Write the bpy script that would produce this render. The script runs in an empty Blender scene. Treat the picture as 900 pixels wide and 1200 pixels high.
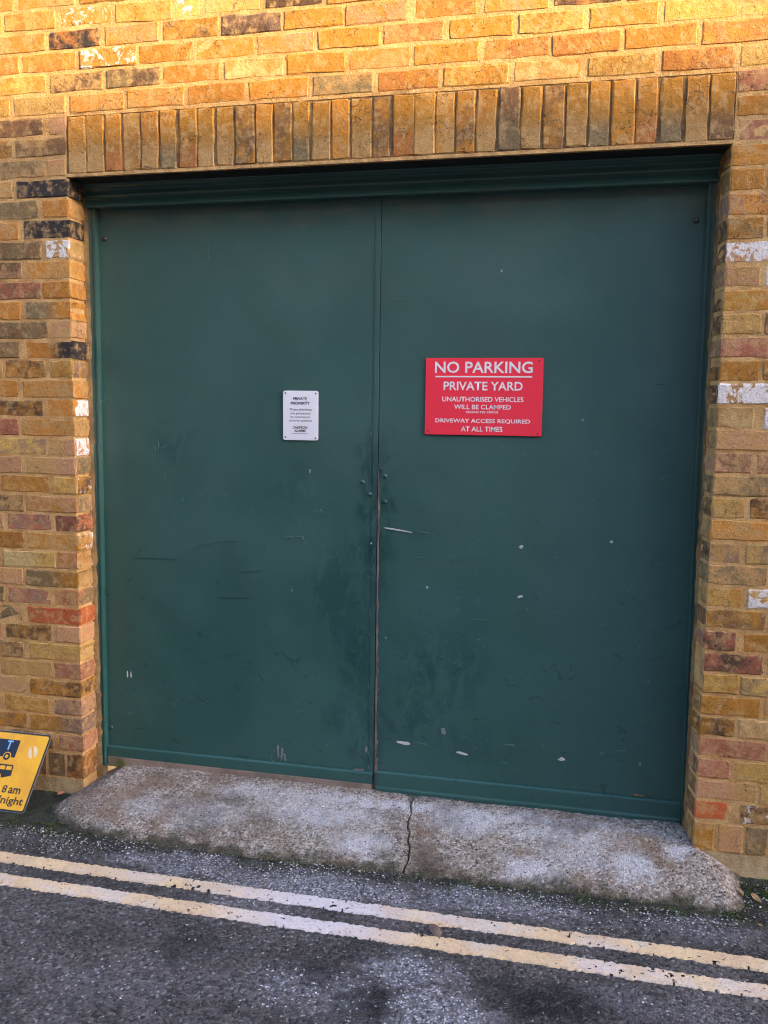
import bpy, bmesh, math, random
import numpy as np
from mathutils import Vector, Matrix
random.seed(7); RNG = np.random.default_rng(11)
SC = bpy.context.scene; SC.render.engine = 'CYCLES'
COL = SC.collection
R = math.radians

# ---------------------------------------------------------------- camera
cam_d = bpy.data.cameras.new('camera')
cam_d.sensor_fit = 'HORIZONTAL'; cam_d.sensor_width = 36.0; cam_d.lens = 41.26
cam_d.clip_start = 0.05; cam_d.clip_end = 3000
cam = bpy.data.objects.new('camera', cam_d); COL.objects.link(cam)
_a = Vector((0.97537123, 0.22023579, 0.0121307)); _u = Vector((-0.03724678, 0.11025075, 0.99320564)); _f = Vector((-0.21740201, 0.96919604, -0.11573848))
cam.matrix_world = Matrix(((_a.x, _u.x, -_f.x, 1.9262), (_a.y, _u.y, -_f.y, -3.0788), (_a.z, _u.z, -_f.z, 1.5685), (0, 0, 0, 1)))
SC.camera = cam

# ---------------------------------------------------------------- light
SUN_AZ = 69.0      # degrees to the right of the wall's outward normal (-y)
SUN_EL = 20.0
world = bpy.data.worlds.new('World'); SC.world = world; world.use_nodes = True
wn = world.node_tree; wn.nodes.clear()
sky = wn.nodes.new('ShaderNodeTexSky'); sky.sky_type = 'NISHITA'; sky.sun_disc = False
sky.sun_elevation = R(SUN_EL); sky.sun_rotation = R(180 - SUN_AZ)
sky.air_density = 0.8; sky.dust_density = 1.3; sky.ozone_density = 0.4
bg = wn.nodes.new('ShaderNodeBackground'); bg.inputs[1].default_value = 0.15
wo = wn.nodes.new('ShaderNodeOutputWorld')
wn.links.new(sky.outputs[0], bg.inputs[0]); wn.links.new(bg.outputs[0], wo.inputs[0])
sun_d = bpy.data.lights.new('sun', 'SUN'); sun_d.energy = 2.0; sun_d.angle = R(0.5); sun_d.color = (1.0, 0.75, 0.34)
sun = bpy.data.objects.new('sun', sun_d); COL.objects.link(sun)
sd = Vector((math.sin(R(SUN_AZ)) * math.cos(R(SUN_EL)), -math.cos(R(SUN_AZ)) * math.cos(R(SUN_EL)), math.sin(R(SUN_EL))))
sun.rotation_euler = (-sd).to_track_quat('-Z', 'Y').to_euler(); sun.location = sd * 30
SC.cycles.use_denoising = True; SC.cycles.denoiser = 'OPENIMAGEDENOISE'; SC.cycles.denoising_input_passes = 'RGB_ALBEDO_NORMAL'; SC.cycles.denoising_prefilter = 'NONE'; SC.cycles.filter_width = 1.2
SC.cycles.max_bounces = 6; SC.cycles.diffuse_bounces = 3; SC.cycles.glossy_bounces = 3
vs = SC.view_settings
vs.view_transform = 'Standard'; vs.look = 'None'; vs.gamma = 1.0; vs.use_curve_mapping = False
vs.exposure = 3.12

# ---------------------------------------------------------------- helpers
ZL = 2.42           # underside of the lintel
W = 2.3512          # width of the opening
DY = 0.150          # front face of the gate leaves

def lin(r, g, b):
    def f(c):
        c /= 255.0
        return c / 12.92 if c <= 0.04045 else ((c + 0.055) / 1.055) ** 2.4
    return (f(r), f(g), f(b))

def tag(o, label=None, cat=None, group=None, kind=None):
    if label: o['label'] = label
    if cat: o['category'] = cat
    if group: o['group'] = group
    if kind: o['kind'] = kind
    return o

def empty(name, loc=(0, 0, 0)):
    o = bpy.data.objects.new(name, None); COL.objects.link(o); o.location = loc
    o.empty_display_size = 0.1
    return o

def link(name, me, mat=None, parent=None, smooth=False):
    o = bpy.data.objects.new(name, me); COL.objects.link(o)
    if mat and not me.materials: me.materials.append(mat)
    if parent is not None:
        o.parent = parent
        o.matrix_parent_inverse = Matrix.Translation(parent_world(parent)).inverted()
    if smooth:
        me.polygons.foreach_set('use_smooth', [True] * len(me.polygons))
    return o

def parent_world(o):
    v = Vector(o.location)
    # children keep world coordinates: their location is already in world space
    return v

def mesh(name, V, F):
    me = bpy.data.meshes.new(name); me.from_pydata([tuple(map(float, v)) for v in V], [], F); me.update()
    return me

class MB:
    def __init__(s): s.V = []; s.F = []
    def add(s, V, F):
        n = len(s.V); s.V += [tuple(v) for v in V]; s.F += [tuple(i + n for i in f) for f in F]
    def box(s, x0, x1, y0, y1, z0, z1):
        V = [(x0,y0,z0),(x1,y0,z0),(x1,y1,z0),(x0,y1,z0),(x0,y0,z1),(x1,y0,z1),(x1,y1,z1),(x0,y1,z1)]
        s.add(V, [(0,3,2,1),(4,5,6,7),(0,1,5,4),(1,2,6,5),(2,3,7,6),(3,0,4,7)])
    def prism_x(s, prof, x0, x1):
        n = len(prof)
        V = [(x0, y, z) for y, z in prof] + [(x1, y, z) for y, z in prof]
        F = [tuple(range(n)), tuple(range(2 * n - 1, n - 1, -1))]
        F += [(i, i + n, (i + 1) % n + n, (i + 1) % n) for i in range(n)]
        s.add(V, F)
    def build(s, name, mat=None, parent=None, bevel=0, smooth=False, segs=2):
        me = mesh(name, s.V, s.F)
        bm = bmesh.new(); bm.from_mesh(me)
        bmesh.ops.recalc_face_normals(bm, faces=bm.faces)
        if bevel:
            bmesh.ops.bevel(bm, geom=[e for e in bm.edges if e.is_manifold and e.calc_face_angle(0) > 0.5], offset=bevel, segments=segs, affect='EDGES', clamp_overlap=True)
        bm.to_mesh(me); bm.free()
        return link(name, me, mat, parent, smooth)

def vnoise(x, y, seed=0):
    """smooth 2-d value noise in 0..1 on numpy arrays"""
    def h(i, j):
        n = (i.astype(np.int64) * 374761393 + j.astype(np.int64) * 668265263 + seed * 1442695041) & 0x7fffffff
        n = ((n ^ (n >> 13)) * 1274126177) & 0x7fffffff
        return ((n ^ (n >> 16)) & 0xffff) / 65535.0
    xi = np.floor(x); yi = np.floor(y); fx = x - xi; fy = y - yi
    fx = fx * fx * (3 - 2 * fx); fy = fy * fy * (3 - 2 * fy)
    a = h(xi, yi); b = h(xi + 1, yi); c = h(xi, yi + 1); d = h(xi + 1, yi + 1)
    return (a * (1 - fx) + b * fx) * (1 - fy) + (c * (1 - fx) + d * fx) * fy

def fnoise(x, y, seed=0, octs=4):
    t = 0; a = 0.5; s = 0
    for o in range(octs):
        t = t + a * vnoise(x * 2 ** o, y * 2 ** o, seed + o * 17); s += a; a *= 0.5
    return t / s

def grid_mesh(name, xs, ys, zf):
    X, Y = np.meshgrid(xs, ys); Z = zf(X, Y)
    nx, ny = len(xs), len(ys)
    V = np.stack([X.ravel(), Y.ravel(), Z.ravel()], -1)
    i = (np.arange(ny - 1)[:, None] * nx + np.arange(nx - 1)[None, :]).ravel()
    F = np.stack([i, i + 1, i + nx + 1, i + nx], -1)
    me = bpy.data.meshes.new(name)
    me.vertices.add(len(V)); me.vertices.foreach_set('co', V.ravel())
    me.loops.add(F.size); me.loops.foreach_set('vertex_index', F.ravel())
    me.polygons.add(len(F)); me.polygons.foreach_set('loop_start', np.arange(len(F)) * 4); me.polygons.foreach_set('loop_total', np.full(len(F), 4))
    me.update(calc_edges=True); me.validate()
    return me

def vattr(me, name, arr):
    a = me.attributes.new(name, 'FLOAT_COLOR', 'POINT')
    arr = np.asarray(arr, dtype=np.float32)
    if arr.shape[1] == 3: arr = np.concatenate([arr, np.ones((len(arr), 1), np.float32)], 1)
    a.data.foreach_set('color', arr.ravel())

# ---------------------------------------------------------------- node helper
class NT:
    def __init__(s, name):
        s.m = bpy.data.materials.new(name); s.m.use_nodes = True
        s.t = s.m.node_tree; s.t.nodes.clear()
        s.b = s.t.nodes.new('ShaderNodeBsdfPrincipled'); o = s.t.nodes.new('ShaderNodeOutputMaterial')
        s.t.links.new(s.b.outputs[0], o.inputs[0])
        g = s.t.nodes.new('ShaderNodeNewGeometry'); s.P = g.outputs['Position']
    def put(s, sock, v):
        if hasattr(v, 'is_output'): s.t.links.new(v, sock)
        elif isinstance(v, (tuple, list)) and sock.type == 'RGBA' and len(v) == 3: sock.default_value = (*v, 1)
        else: sock.default_value = v
    def set(s, name, v): s.put(s.b.inputs[name], v)
    def math(s, op, a, b=0.0, c=None, clamp=False):
        n = s.t.nodes.new('ShaderNodeMath'); n.operation = op; n.use_clamp = clamp
        s.put(n.inputs[0], a); s.put(n.inputs[1], b)
        if c is not None: s.put(n.inputs[2], c)
        return n.outputs[0]
    def vmath(s, op, a, b=(0, 0, 0)):
        n = s.t.nodes.new('ShaderNodeVectorMath'); n.operation = op
        s.put(n.inputs[0], a); s.put(n.inputs[1], b)
        return n.outputs['Value'] if op in ('LENGTH', 'DOT_PRODUCT', 'DISTANCE') else n.outputs[0]
    def noise(s, scale, detail=3, rough=0.55, vec=None, dist=0.0, color=False):
        n = s.t.nodes.new('ShaderNodeTexNoise'); n.inputs['Scale'].default_value = scale
        n.inputs['Detail'].default_value = detail; n.inputs['Roughness'].default_value = rough; n.inputs['Distortion'].default_value = dist
        s.put(n.inputs['Vector'], vec if vec is not None else s.P)
        return n.outputs['Color' if color else 'Fac']
    def voro(s, scale, feature='F1', vec=None, out='Distance'):
        n = s.t.nodes.new('ShaderNodeTexVoronoi'); n.feature = feature; n.inputs['Scale'].default_value = scale
        s.put(n.inputs['Vector'], vec if vec is not None else s.P)
        return n.outputs[out]
    def ramp(s, v, a, b, lo=0.0, hi=1.0):
        n = s.t.nodes.new('ShaderNodeMapRange'); n.interpolation_type = 'SMOOTHSTEP'
        s.put(n.inputs['Value'], v); s.put(n.inputs['From Min'], a); s.put(n.inputs['From Max'], b); s.put(n.inputs['To Min'], lo); s.put(n.inputs['To Max'], hi)
        return n.outputs[0]
    def mix(s, f, a, b, mode='MIX'):
        n = s.t.nodes.new('ShaderNodeMix'); n.data_type = 'RGBA'; n.blend_type = mode; n.clamp_factor = True
        s.put(n.inputs[0], f); s.put(n.inputs[6], a); s.put(n.inputs[7], b)
        return n.outputs[2]
    def scale(s, col, f):
        return s.vmath('SCALE_' if False else 'MULTIPLY', col, s.comb(f, f, f))
    def comb(s, x, y, z):
        n = s.t.nodes.new('ShaderNodeCombineXYZ')
        for i, v in enumerate((x, y, z)): s.put(n.inputs[i], v)
        return n.outputs[0]
    def sep(s, v):
        n = s.t.nodes.new('ShaderNodeSeparateXYZ'); s.put(n.inputs[0], v); return n.outputs
    def sepc(s, v):
        n = s.t.nodes.new('ShaderNodeSeparateColor'); s.put(n.inputs[0], v); return n.outputs
    def attr(s, name):
        n = s.t.nodes.new('ShaderNodeAttribute'); n.attribute_name = name; return n
    def bump(s, h, dist, strength=1.0, normal=None):
        n = s.t.nodes.new('ShaderNodeBump'); n.inputs['Strength'].default_value = strength; n.inputs['Distance'].default_value = dist
        s.put(n.inputs['Height'], h)
        if normal is not None: s.put(n.inputs['Normal'], normal)
        return n.outputs[0]
    def blob(s, p, rad, soft=0.6, warp=None):
        """soft-edged patch round a place: 1 inside, 0 outside"""
        v = warp if warp is not None else s.P
        d = s.vmath('SUBTRACT', v, p)
        d = s.vmath('MULTIPLY', d, tuple(1.0 / r for r in rad))
        return s.ramp(s.vmath('LENGTH', d), 1.0, 1.0 - soft, 0.0, 1.0)
    def blobs(s, lst, warp=None):
        o = None
        for p, rad, amt in lst:
            b = s.math('MULTIPLY', s.blob(p, rad, 0.8, warp), amt)
            o = b if o is None else s.math('MAXIMUM', o, b)
        return o

# ---------------------------------------------------------------- materials
def m_brick():
    s = NT('stock_brick')
    t1 = s.attr('tint'); t2 = s.attr('tint2'); wh = s.attr('white')
    n1 = s.math('ADD', s.math('MULTIPLY', s.noise(13, 3, 0.6, dist=0.6), .6), s.math('MULTIPLY', s.noise(48, 5, 0.7), .4))
    f = s.math('MULTIPLY', s.ramp(n1, 0.42, 0.58), t2.outputs['Alpha'])
    c = s.mix(f, t1.outputs['Color'], t2.outputs['Color'])
    v = s.math('ADD', s.math('MULTIPLY', s.noise(75, 5, 0.75), 0.9), 0.56)
    c = s.scale(c, v)
    g = s.math('ADD', s.math('MULTIPLY', s.noise(320, 3, 0.75), 1.3), 0.36)
    c = s.scale(c, g)
    # bloom of mortar smeared over the face
    sm = s.ramp(s.noise(38, 4, 0.6, vec=s.vmath('ADD', s.P, (3.1, 7.7, 1.3))), 0.46, 0.68, 0, 0.65)
    c = s.mix(sm, c, lin(196, 156, 104))
    # burnt pits and fire cracks
    pv = s.vmath('ADD', s.P, s.vmath('MULTIPLY', s.vmath('SUBTRACT', s.noise(60, 2, color=True), (.5, .5, .5)), (.012, .012, .012)))
    pit = s.math('MULTIPLY', s.ramp(s.voro(85, vec=pv), 0.26, 0.12), s.ramp(s.noise(22, 2), 0.52, 0.6))
    oi = s.t.nodes.new('ShaderNodeObjectInfo'); rnd = oi.outputs['Random']
    pit = s.math('MULTIPLY', pit, s.ramp(rnd, 0.2, 0.8))
    c = s.mix(s.math('MULTIPLY', pit, 0.85), c, (0.02, 0.014, 0.01))
    fl = s.math('MULTIPLY', s.ramp(s.voro(140, vec=s.P), 0.2, 0.1), s.ramp(s.noise(30, 2, vec=s.vmath('ADD', s.P, (9, 2, 4))), 0.58, 0.66))
    c = s.mix(s.math('MULTIPLY', fl, 0.7), c, lin(225, 205, 175))
    cr_ = s.math('MULTIPLY', s.ramp(s.voro(33, 'DISTANCE_TO_EDGE', vec=s.vmath('ADD', s.P, s.vmath('MULTIPLY', s.vmath('SUBTRACT', s.noise(28, 4, color=True), (.5, .5, .5)), (.05, .05, .05)))), 0.035, 0.0), s.ramp(s.noise(11, 3, vec=s.vmath('ADD', s.P, (5, 5, 2))), 0.52, 0.60))
    c = s.mix(s.math('MULTIPLY', cr_, 0.8), c, (0.03, 0.02, 0.014))
    # remnants of white paint
    w = s.ramp(s.math('ADD', s.noise(24, 6, 0.72, dist=.5), s.math('SUBTRACT', wh.outputs['Fac'], 0.65)), 0.5, 0.54)
    wc = s.mix(s.ramp(s.noise(150, 3), 0.4, 0.7), lin(236, 226, 224), lin(206, 190, 184))
    c = s.mix(w, c, wc)
    s.set('Base Color', c); s.set('Roughness', s.ramp(n1, 0.3, 0.7, 0.72, 0.92)); s.set('Specular IOR Level', 0.3)
    h = s.math('ADD', s.math('MULTIPLY', s.noise(55, 6, 0.7), 1.0), s.math('MULTIPLY', pit, -0.5))
    h = s.math('ADD', h, s.math('MULTIPLY', s.noise(240, 3, 0.75), s.ramp(s.math('FRACT', s.math('MULTIPLY', rnd, 7.3)), 0, 1, .12, .55)))
    h = s.math('ADD', h, s.math('SUBTRACT', s.math('MULTIPLY', w, 0.06), s.math('MULTIPLY', cr_, .5)))
    s.set('Normal', s.bump(h, 0.0048, 0.85))
    return s.m

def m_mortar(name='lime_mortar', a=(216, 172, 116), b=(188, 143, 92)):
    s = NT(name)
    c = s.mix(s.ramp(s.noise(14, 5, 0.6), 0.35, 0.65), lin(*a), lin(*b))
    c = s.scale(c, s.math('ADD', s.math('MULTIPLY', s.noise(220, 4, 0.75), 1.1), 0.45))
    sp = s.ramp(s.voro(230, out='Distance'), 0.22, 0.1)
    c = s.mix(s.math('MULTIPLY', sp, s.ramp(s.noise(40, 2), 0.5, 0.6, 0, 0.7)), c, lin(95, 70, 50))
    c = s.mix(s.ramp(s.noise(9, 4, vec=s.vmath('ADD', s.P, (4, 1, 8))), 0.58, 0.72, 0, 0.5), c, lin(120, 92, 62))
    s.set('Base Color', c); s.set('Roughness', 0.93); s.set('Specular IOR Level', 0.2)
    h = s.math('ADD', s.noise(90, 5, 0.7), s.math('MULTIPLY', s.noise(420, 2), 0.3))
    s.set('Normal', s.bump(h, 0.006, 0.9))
    return s.m

def m_gate(name='green_gloss_paint', rmul=1.0):
    s = NT(name)
    x, y, z = s.sep(s.P)
    wp = s.vmath('ADD', s.P, s.vmath('MULTIPLY', s.vmath('SUBTRACT', s.noise(7, 3, color=True), (.5, .5, .5)), (.25, .25, .25)))
    base = s.mix(s.ramp(s.noise(2.4, 4), 0.38, 0.62), (0.026, 0.092, 0.084), (0.034, 0.106, 0.098))
    streak = s.noise(9, 4, 0.6, vec=s.vmath('MULTIPLY', s.P, (4.0, 1, 0.28)))
    # sky sheen painted into the colour as a pale film, stronger towards the top
    painted_sheen = s.math('MULTIPLY', s.ramp(s.noise(2.6, 4, 0.6), 0.3, 0.7, 0.5, 1.0), s.ramp(z, 0.1, 2.2, 0.1, 1.0))
    base = s.mix(s.math('MULTIPLY', painted_sheen, 0.20), base, lin(112, 118, 108))
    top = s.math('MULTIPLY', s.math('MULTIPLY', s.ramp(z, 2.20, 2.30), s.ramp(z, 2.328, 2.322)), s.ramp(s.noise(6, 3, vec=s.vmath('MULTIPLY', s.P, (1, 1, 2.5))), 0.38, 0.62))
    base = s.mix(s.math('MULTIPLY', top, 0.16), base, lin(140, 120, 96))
    # hand grease and damp round the meeting edge, wet scuffs lower down
    damp = s.blobs([((1.02, DY, .85), (.16, 1, .35), .75), ((1.42, DY, .55), (.28, 1, .30), .6), ((1.14, DY, .3), (.12, 1, .2), .8), ((1.15, DY, 1.12), (.075, 1, .55), 1.0), ((1.215, DY, 1.2), (.05, 1, .40), .9), ((1.10, DY, .62), (.12, 1, .26), .9), ((1.39, DY, .62), (.09, 1, .09), 1.0),
                    ((1.30, DY, .40), (.22, 1, .16), .7), ((.86, DY, 1.25), (.16, 1, .16), .45), ((.33, DY, 1.42), (.10, 1, .12), .6), ((1.05, DY, .38), (.15, 1, .12), .6), ((1.55, DY, .30), (.3, 1, .12), .5)], wp)
    damp = s.math('MULTIPLY', damp, s.ramp(s.noise(12, 7, 0.68, vec=s.vmath('MULTIPLY', s.P, (1.3, 1, .7)), dist=.8), 0.43, 0.54))
    base = s.mix(s.math('MULTIPLY', damp, 0.72), base, (0.010, 0.050, 0.050))
    # scuffs: thin dark and light rubs
    sc = s.noise(17, 3, 0.5, vec=s.vmath('MULTIPLY', wp, (0.45, 1, 3.0)))
    base = s.mix(s.math('MULTIPLY', s.ramp(sc, 0.63, 0.70), s.ramp(z, 1.5, 0.6, 0, 0.5)), base, (0.010, 0.036, 0.036))
    rub = s.math('MULTIPLY', s.ramp(s.noise(30, 4, 0.7, vec=s.vmath('MULTIPLY', wp, (1.6, 1, .8))), 0.62, 0.70), s.ramp(s.noise(2.2, 2), 0.48, 0.62))
    base = s.mix(s.math('MULTIPLY', rub, 0.22), base, lin(120, 150, 142))
    base = s.scale(base, s.math('ADD', s.math('MULTIPLY', s.noise(230, 3, 0.7), 0.35), 0.82))
    s.set('Base Color', base)
    r = s.math('ADD', s.ramp(s.noise(3.5, 3), 0.3, 0.7, 0.40, 0.46), s.math('MULTIPLY', damp, -0.10))
    s.set('Roughness', s.math('MULTIPLY', r, rmul)); s.set('Specular IOR Level', 0.5)
    h = s.math('ADD', s.math('MULTIPLY', s.noise(2.5, 2), 6.0), s.math('MULTIPLY', s.noise(120, 3, 0.6), 0.10))
    h = s.math('ADD', h, s.math('MULTIPLY', s.noise(25, 3, vec=s.vmath('MULTIPLY', s.P, (1.5, 1, .6))), 0.12))
    s.set('Normal', s.bump(h, 0.004, 0.6))
    return s.m

def m_attr(name, rough=0.8, var=0.5, sc=120, spec=0.3, bump=0.001):
    s = NT(name)
    c = s.scale(s.attr('tint').outputs['Color'], s.math('ADD', s.math('MULTIPLY', s.noise(sc, 4, 0.7), var), 1 - var / 2))
    s.set('Base Color', c); s.set('Roughness', rough); s.set('Specular IOR Level', spec)
    s.set('Normal', s.bump(s.noise(sc * 1.5, 3), bump, 0.7))
    return s.m

def m_plain(name, col, rough=0.5, var=0.15, sc=60, spec=0.4, metal=0.0, bump=0.0005):
    s = NT(name)
    c = s.scale(s.mix(s.ramp(s.noise(sc * .12, 3), .4, .6), col, tuple(v * (1 - var * .6) for v in col)), s.math('ADD', s.math('MULTIPLY', s.noise(sc, 4, 0.65), var), 1 - var / 2))
    s.set('Base Color', c); s.set('Roughness', s.ramp(s.noise(sc * .4, 3), .3, .7, rough * .88, min(1, rough * 1.12))); s.set('Specular IOR Level', spec); s.set('Metallic', metal)
    s.set('Normal', s.bump(s.noise(sc * 2, 3), bump, 0.6))
    return s.m

FROST_ROAD = [((0.62, -.42, 0), (.45, .11, .3), .9), ((1.16, -.44, 0), (.6, .12, .3), 1.1), ((1.5, -.80, 0), (.22, .14, .3), 1.0), ((1.62, -.97, 0), (.26, .16, .3), 1.0), ((1.30, -.95, 0), (.34, .18, .3), .62),
              ((1.72, -.40, 0), (.5, .11, .3), .95), ((2.2, -.80, 0), (.4, .10, .3), .45), ((2.3, -.40, 0), (.35, .09, .3), .55), ((.95, -.62, 0), (.35, .14, .3), .55), ((1.9, -1.0, 0), (.3, .1, .3), .4), ((.75, -1.05, 0), (.3, .15, .3), .35)]
WET_ROAD = [((.9, -.86, 0), (.25, .1, .3), .4), ((1.55, -.68, 0), (.1, .05, .3), .5), ((2.05, -1.02, 0), (.2, .12, .3), .8), ((.3, -.36, 0), (.25, .07, .3), .6), ((1.37, -.70, 0), (.11, .05, .3), .8), ((1.90, -.86, 0), (.26, .13, .3), 1.0), ((1.45, -.97, 0), (.10, .12, .3), 1.0), ((1.76, -.80, 0), (.10, .07, .3), .8), ((1.28, -.88, 0), (.12, .1, .3), .7), ((1.42, -1.0, 0), (.14, .1, .3), .7), ((1.93, -.98, 0), (.2, .1, .3), .8), ((1.40, -.75, 0), (.2, .06, .3), .5)]

def m_asphalt():
    s = NT('asphalt')
    x, y, z = s.sep(s.P)
    p2 = s.comb(x, y, 0.0)
    wp = s.vmath('ADD', p2, s.vmath('MULTIPLY', s.vmath('SUBTRACT', s.noise(9, 4, 0.65, vec=p2, color=True), (.5, .5, .5)), (.22, .22, .0)))
    wp2 = s.vmath('ADD', p2, s.vmath('MULTIPLY', s.vmath('SUBTRACT', s.noise(160, 2, vec=p2, color=True), (.5, .5, .5)), (.010, .010, 0)))
    ch = s.voro(125, vec=p2, out='Color'); cr, cg, cb = s.sepc(ch)[0:3]
    d = s.voro(125, vec=p2)
    c = s.mix(cr, (0.028, 0.025, 0.025), (0.125, 0.112, 0.113))
    c = s.mix(s.ramp(cg, 0.93, 0.98, 0, 0.7), c, (0.26, 0.245, 0.26))
    c = s.mix(s.ramp(s.noise(4.5, 4, vec=p2), 0.4, 0.65), c, s.scale(c, 0.62))
    wet = s.math('MULTIPLY', s.blobs(WET_ROAD, wp), s.ramp(s.noise(30, 5, 0.75, vec=p2), 0.36, 0.49))
    alg = s.math('MULTIPLY', s.ramp(s.math('ADD', y, s.math('MULTIPLY', s.math('SUBTRACT', s.noise(6, 4, vec=p2), .5), 0.22)), -0.40, -0.29), 0.85)
    c = s.mix(alg, c, s.mix(s.ramp(s.noise(16, 4, vec=p2), 0.42, 0.6), (0.018, 0.017, 0.013), (0.028, 0.038, 0.013)))
    c = s.mix(s.math('MULTIPLY', wet, 0.95), c, (0.010, 0.011, 0.012))
    # dry white dusting caught on the high stones
    fr = s.blobs(FROST_ROAD, wp)
    fr = s.math('ADD', fr, s.ramp(s.noise(3.5, 4, vec=s.vmath('ADD', p2, (3, 3, 0))), 0.45, 0.75, 0, 0.22))
    fr = s.math('MULTIPLY', fr, s.math('SUBTRACT', 1.0, s.math('MULTIPLY', wet, 0.55)))
    fine = s.voro(130, vec=s.vmath('ADD', wp2, (1.7, .3, 0)), out='Color'); fr_, fg_, fb_ = s.sepc(fine)[0:3]
    fd = s.voro(130, vec=s.vmath('ADD', wp2, (1.7, .3, 0)))
    spk = s.math('MULTIPLY', s.math('LESS_THAN', fr_, s.math('MULTIPLY', s.math('MULTIPLY', fr, fr), s.ramp(s.noise(28, 3, 0.7, vec=p2), 0.32, 0.62, 0.02, 0.75))), s.ramp(fd, 0.50, 0.38))
    c = s.mix(s.math('MULTIPLY', s.ramp(fr, 0.1, 1.0, 0, .55), s.ramp(s.noise(60, 4, .7, vec=p2), .35, .65)), c, (0.30, 0.29, 0.34))
    c = s.mix(s.math('MULTIPLY', spk, 0.8), c, s.mix(fg_, (0.26, 0.25, 0.29), (0.62, 0.60, 0.66)))
    s.set('Base Color', c)
    s.set('Roughness', s.math('SUBTRACT', 0.88, s.math('MULTIPLY', wet, 0.25))); s.set('Specular IOR Level', 0.3)
    h = s.math('ADD', s.math('MULTIPLY', s.math('SUBTRACT', 0.6, d), s.math('ADD', 0.5, cb)), s.math('MULTIPLY', s.noise(500, 2, vec=p2), 0.15))
    s.set('Normal', s.bump(h, 0.005, 0.9))
    return s.m

FROST_RAMP = [((1.45, .05, 0), (1.1, .06, 1), 1.0), ((1.9, -.02, 0), (.3, .08, 1), .8), ((1.56, .0, 0), (.22, .11, 1), .9), ((1.8, -.22, 0), (.16, .09, 1), .9), ((2.14, -.15, 0), (.10, .12, 1), 1.0), ((2.30, -.03, 0), (.07, .05, 1), 1.0), ((1.2, -.19, 0), (.16, .09, 1), 1.0),
              ((1.02, -.05, 0), (.35, .12, 1), .8), ((.73, .03, 0), (.3, .06, 1), .6), ((.6, -.12, 0), (.25, .12, 1), .5), ((.35, -.12, 0), (.18, .08, 1), .4), ((1.95, -.1, 0), (.2, .14, 1), .6)]
def m_concrete():
    s = NT('rough_concrete')
    x, y, z = s.sep(s.P); p2 = s.comb(x, y, s.math('MULTIPLY', z, 1.0))
    wp = s.vmath('ADD', s.comb(x, y, 0.0), s.vmath('MULTIPLY', s.vmath('SUBTRACT', s.noise(11, 4, 0.7, color=True), (.5, .5, .5)), (.20, .16, 0)))
    col = s.voro(140, out='Color'); cr, cg, cb = s.sepc(col)[0:3]
    d = s.voro(140)
    c = s.mix(cr, (0.155, 0.114, 0.093), (0.48, 0.40, 0.345))
    c = s.mix(s.ramp(cg, 0.80, 0.90, 0, .8), c, (0.58, 0.53, 0.51))
    c = s.mix(s.ramp(cb, 0.93, 0.97, 0, .85), c, (0.05, 0.045, 0.045))
    c = s.mix(s.ramp(s.noise(6, 5, 0.65), 0.46, 0.66, 0, 0.7), c, (0.20, 0.128, 0.080))
    c = s.scale(c, s.math('ADD', s.math('MULTIPLY', s.noise(420, 3, .7), .6), .70))
    fr = s.math('MULTIPLY', s.blobs(FROST_RAMP, wp), s.ramp(s.noise(34, 6, 0.78), 0.33, 0.52, 0.10, 1))
    c = s.mix(s.math('MULTIPLY', fr, s.ramp(s.noise(210, 3, .75), .34, .56, .22, .95)), c, (0.62, 0.59, 0.63))
    foot = s.ramp(s.math('ADD', z, s.math('MULTIPLY', s.math('SUBTRACT', s.noise(14, 5), .5), 0.045)), 0.020, 0.004)
    c = s.mix(s.math('MULTIPLY', foot, 0.85), c, (0.045, 0.042, 0.022))
    pit = s.math('MAXIMUM', s.ramp(s.voro(38, vec=s.P), 0.16, 0.08), s.math('MULTIPLY', s.ramp(s.voro(85, vec=wp), 0.2, 0.1), s.ramp(s.noise(12, 2), .5, .6)))
    c = s.mix(s.ramp(s.noise(3.3, 5, .7, vec=s.vmath('ADD', s.P, (2, 9, 4))), .5, .68, 0, .55), c, (0.075, 0.062, 0.052))
    c = s.mix(s.math('MULTIPLY', pit, 0.8), c, (0.02, 0.02, 0.02))
    s.set('Base Color', c); s.set('Roughness', 0.92); s.set('Specular IOR Level', 0.25)
    h = s.math('ADD', s.math('SUBTRACT', 0.6, d), s.math('MULTIPLY', s.noise(70, 5, .7), 1.2))
    h = s.math('SUBTRACT', h, s.math('MULTIPLY', pit, 1.2))
    s.set('Normal', s.bump(h, 0.007, 1.0))
    return s.m

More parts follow.
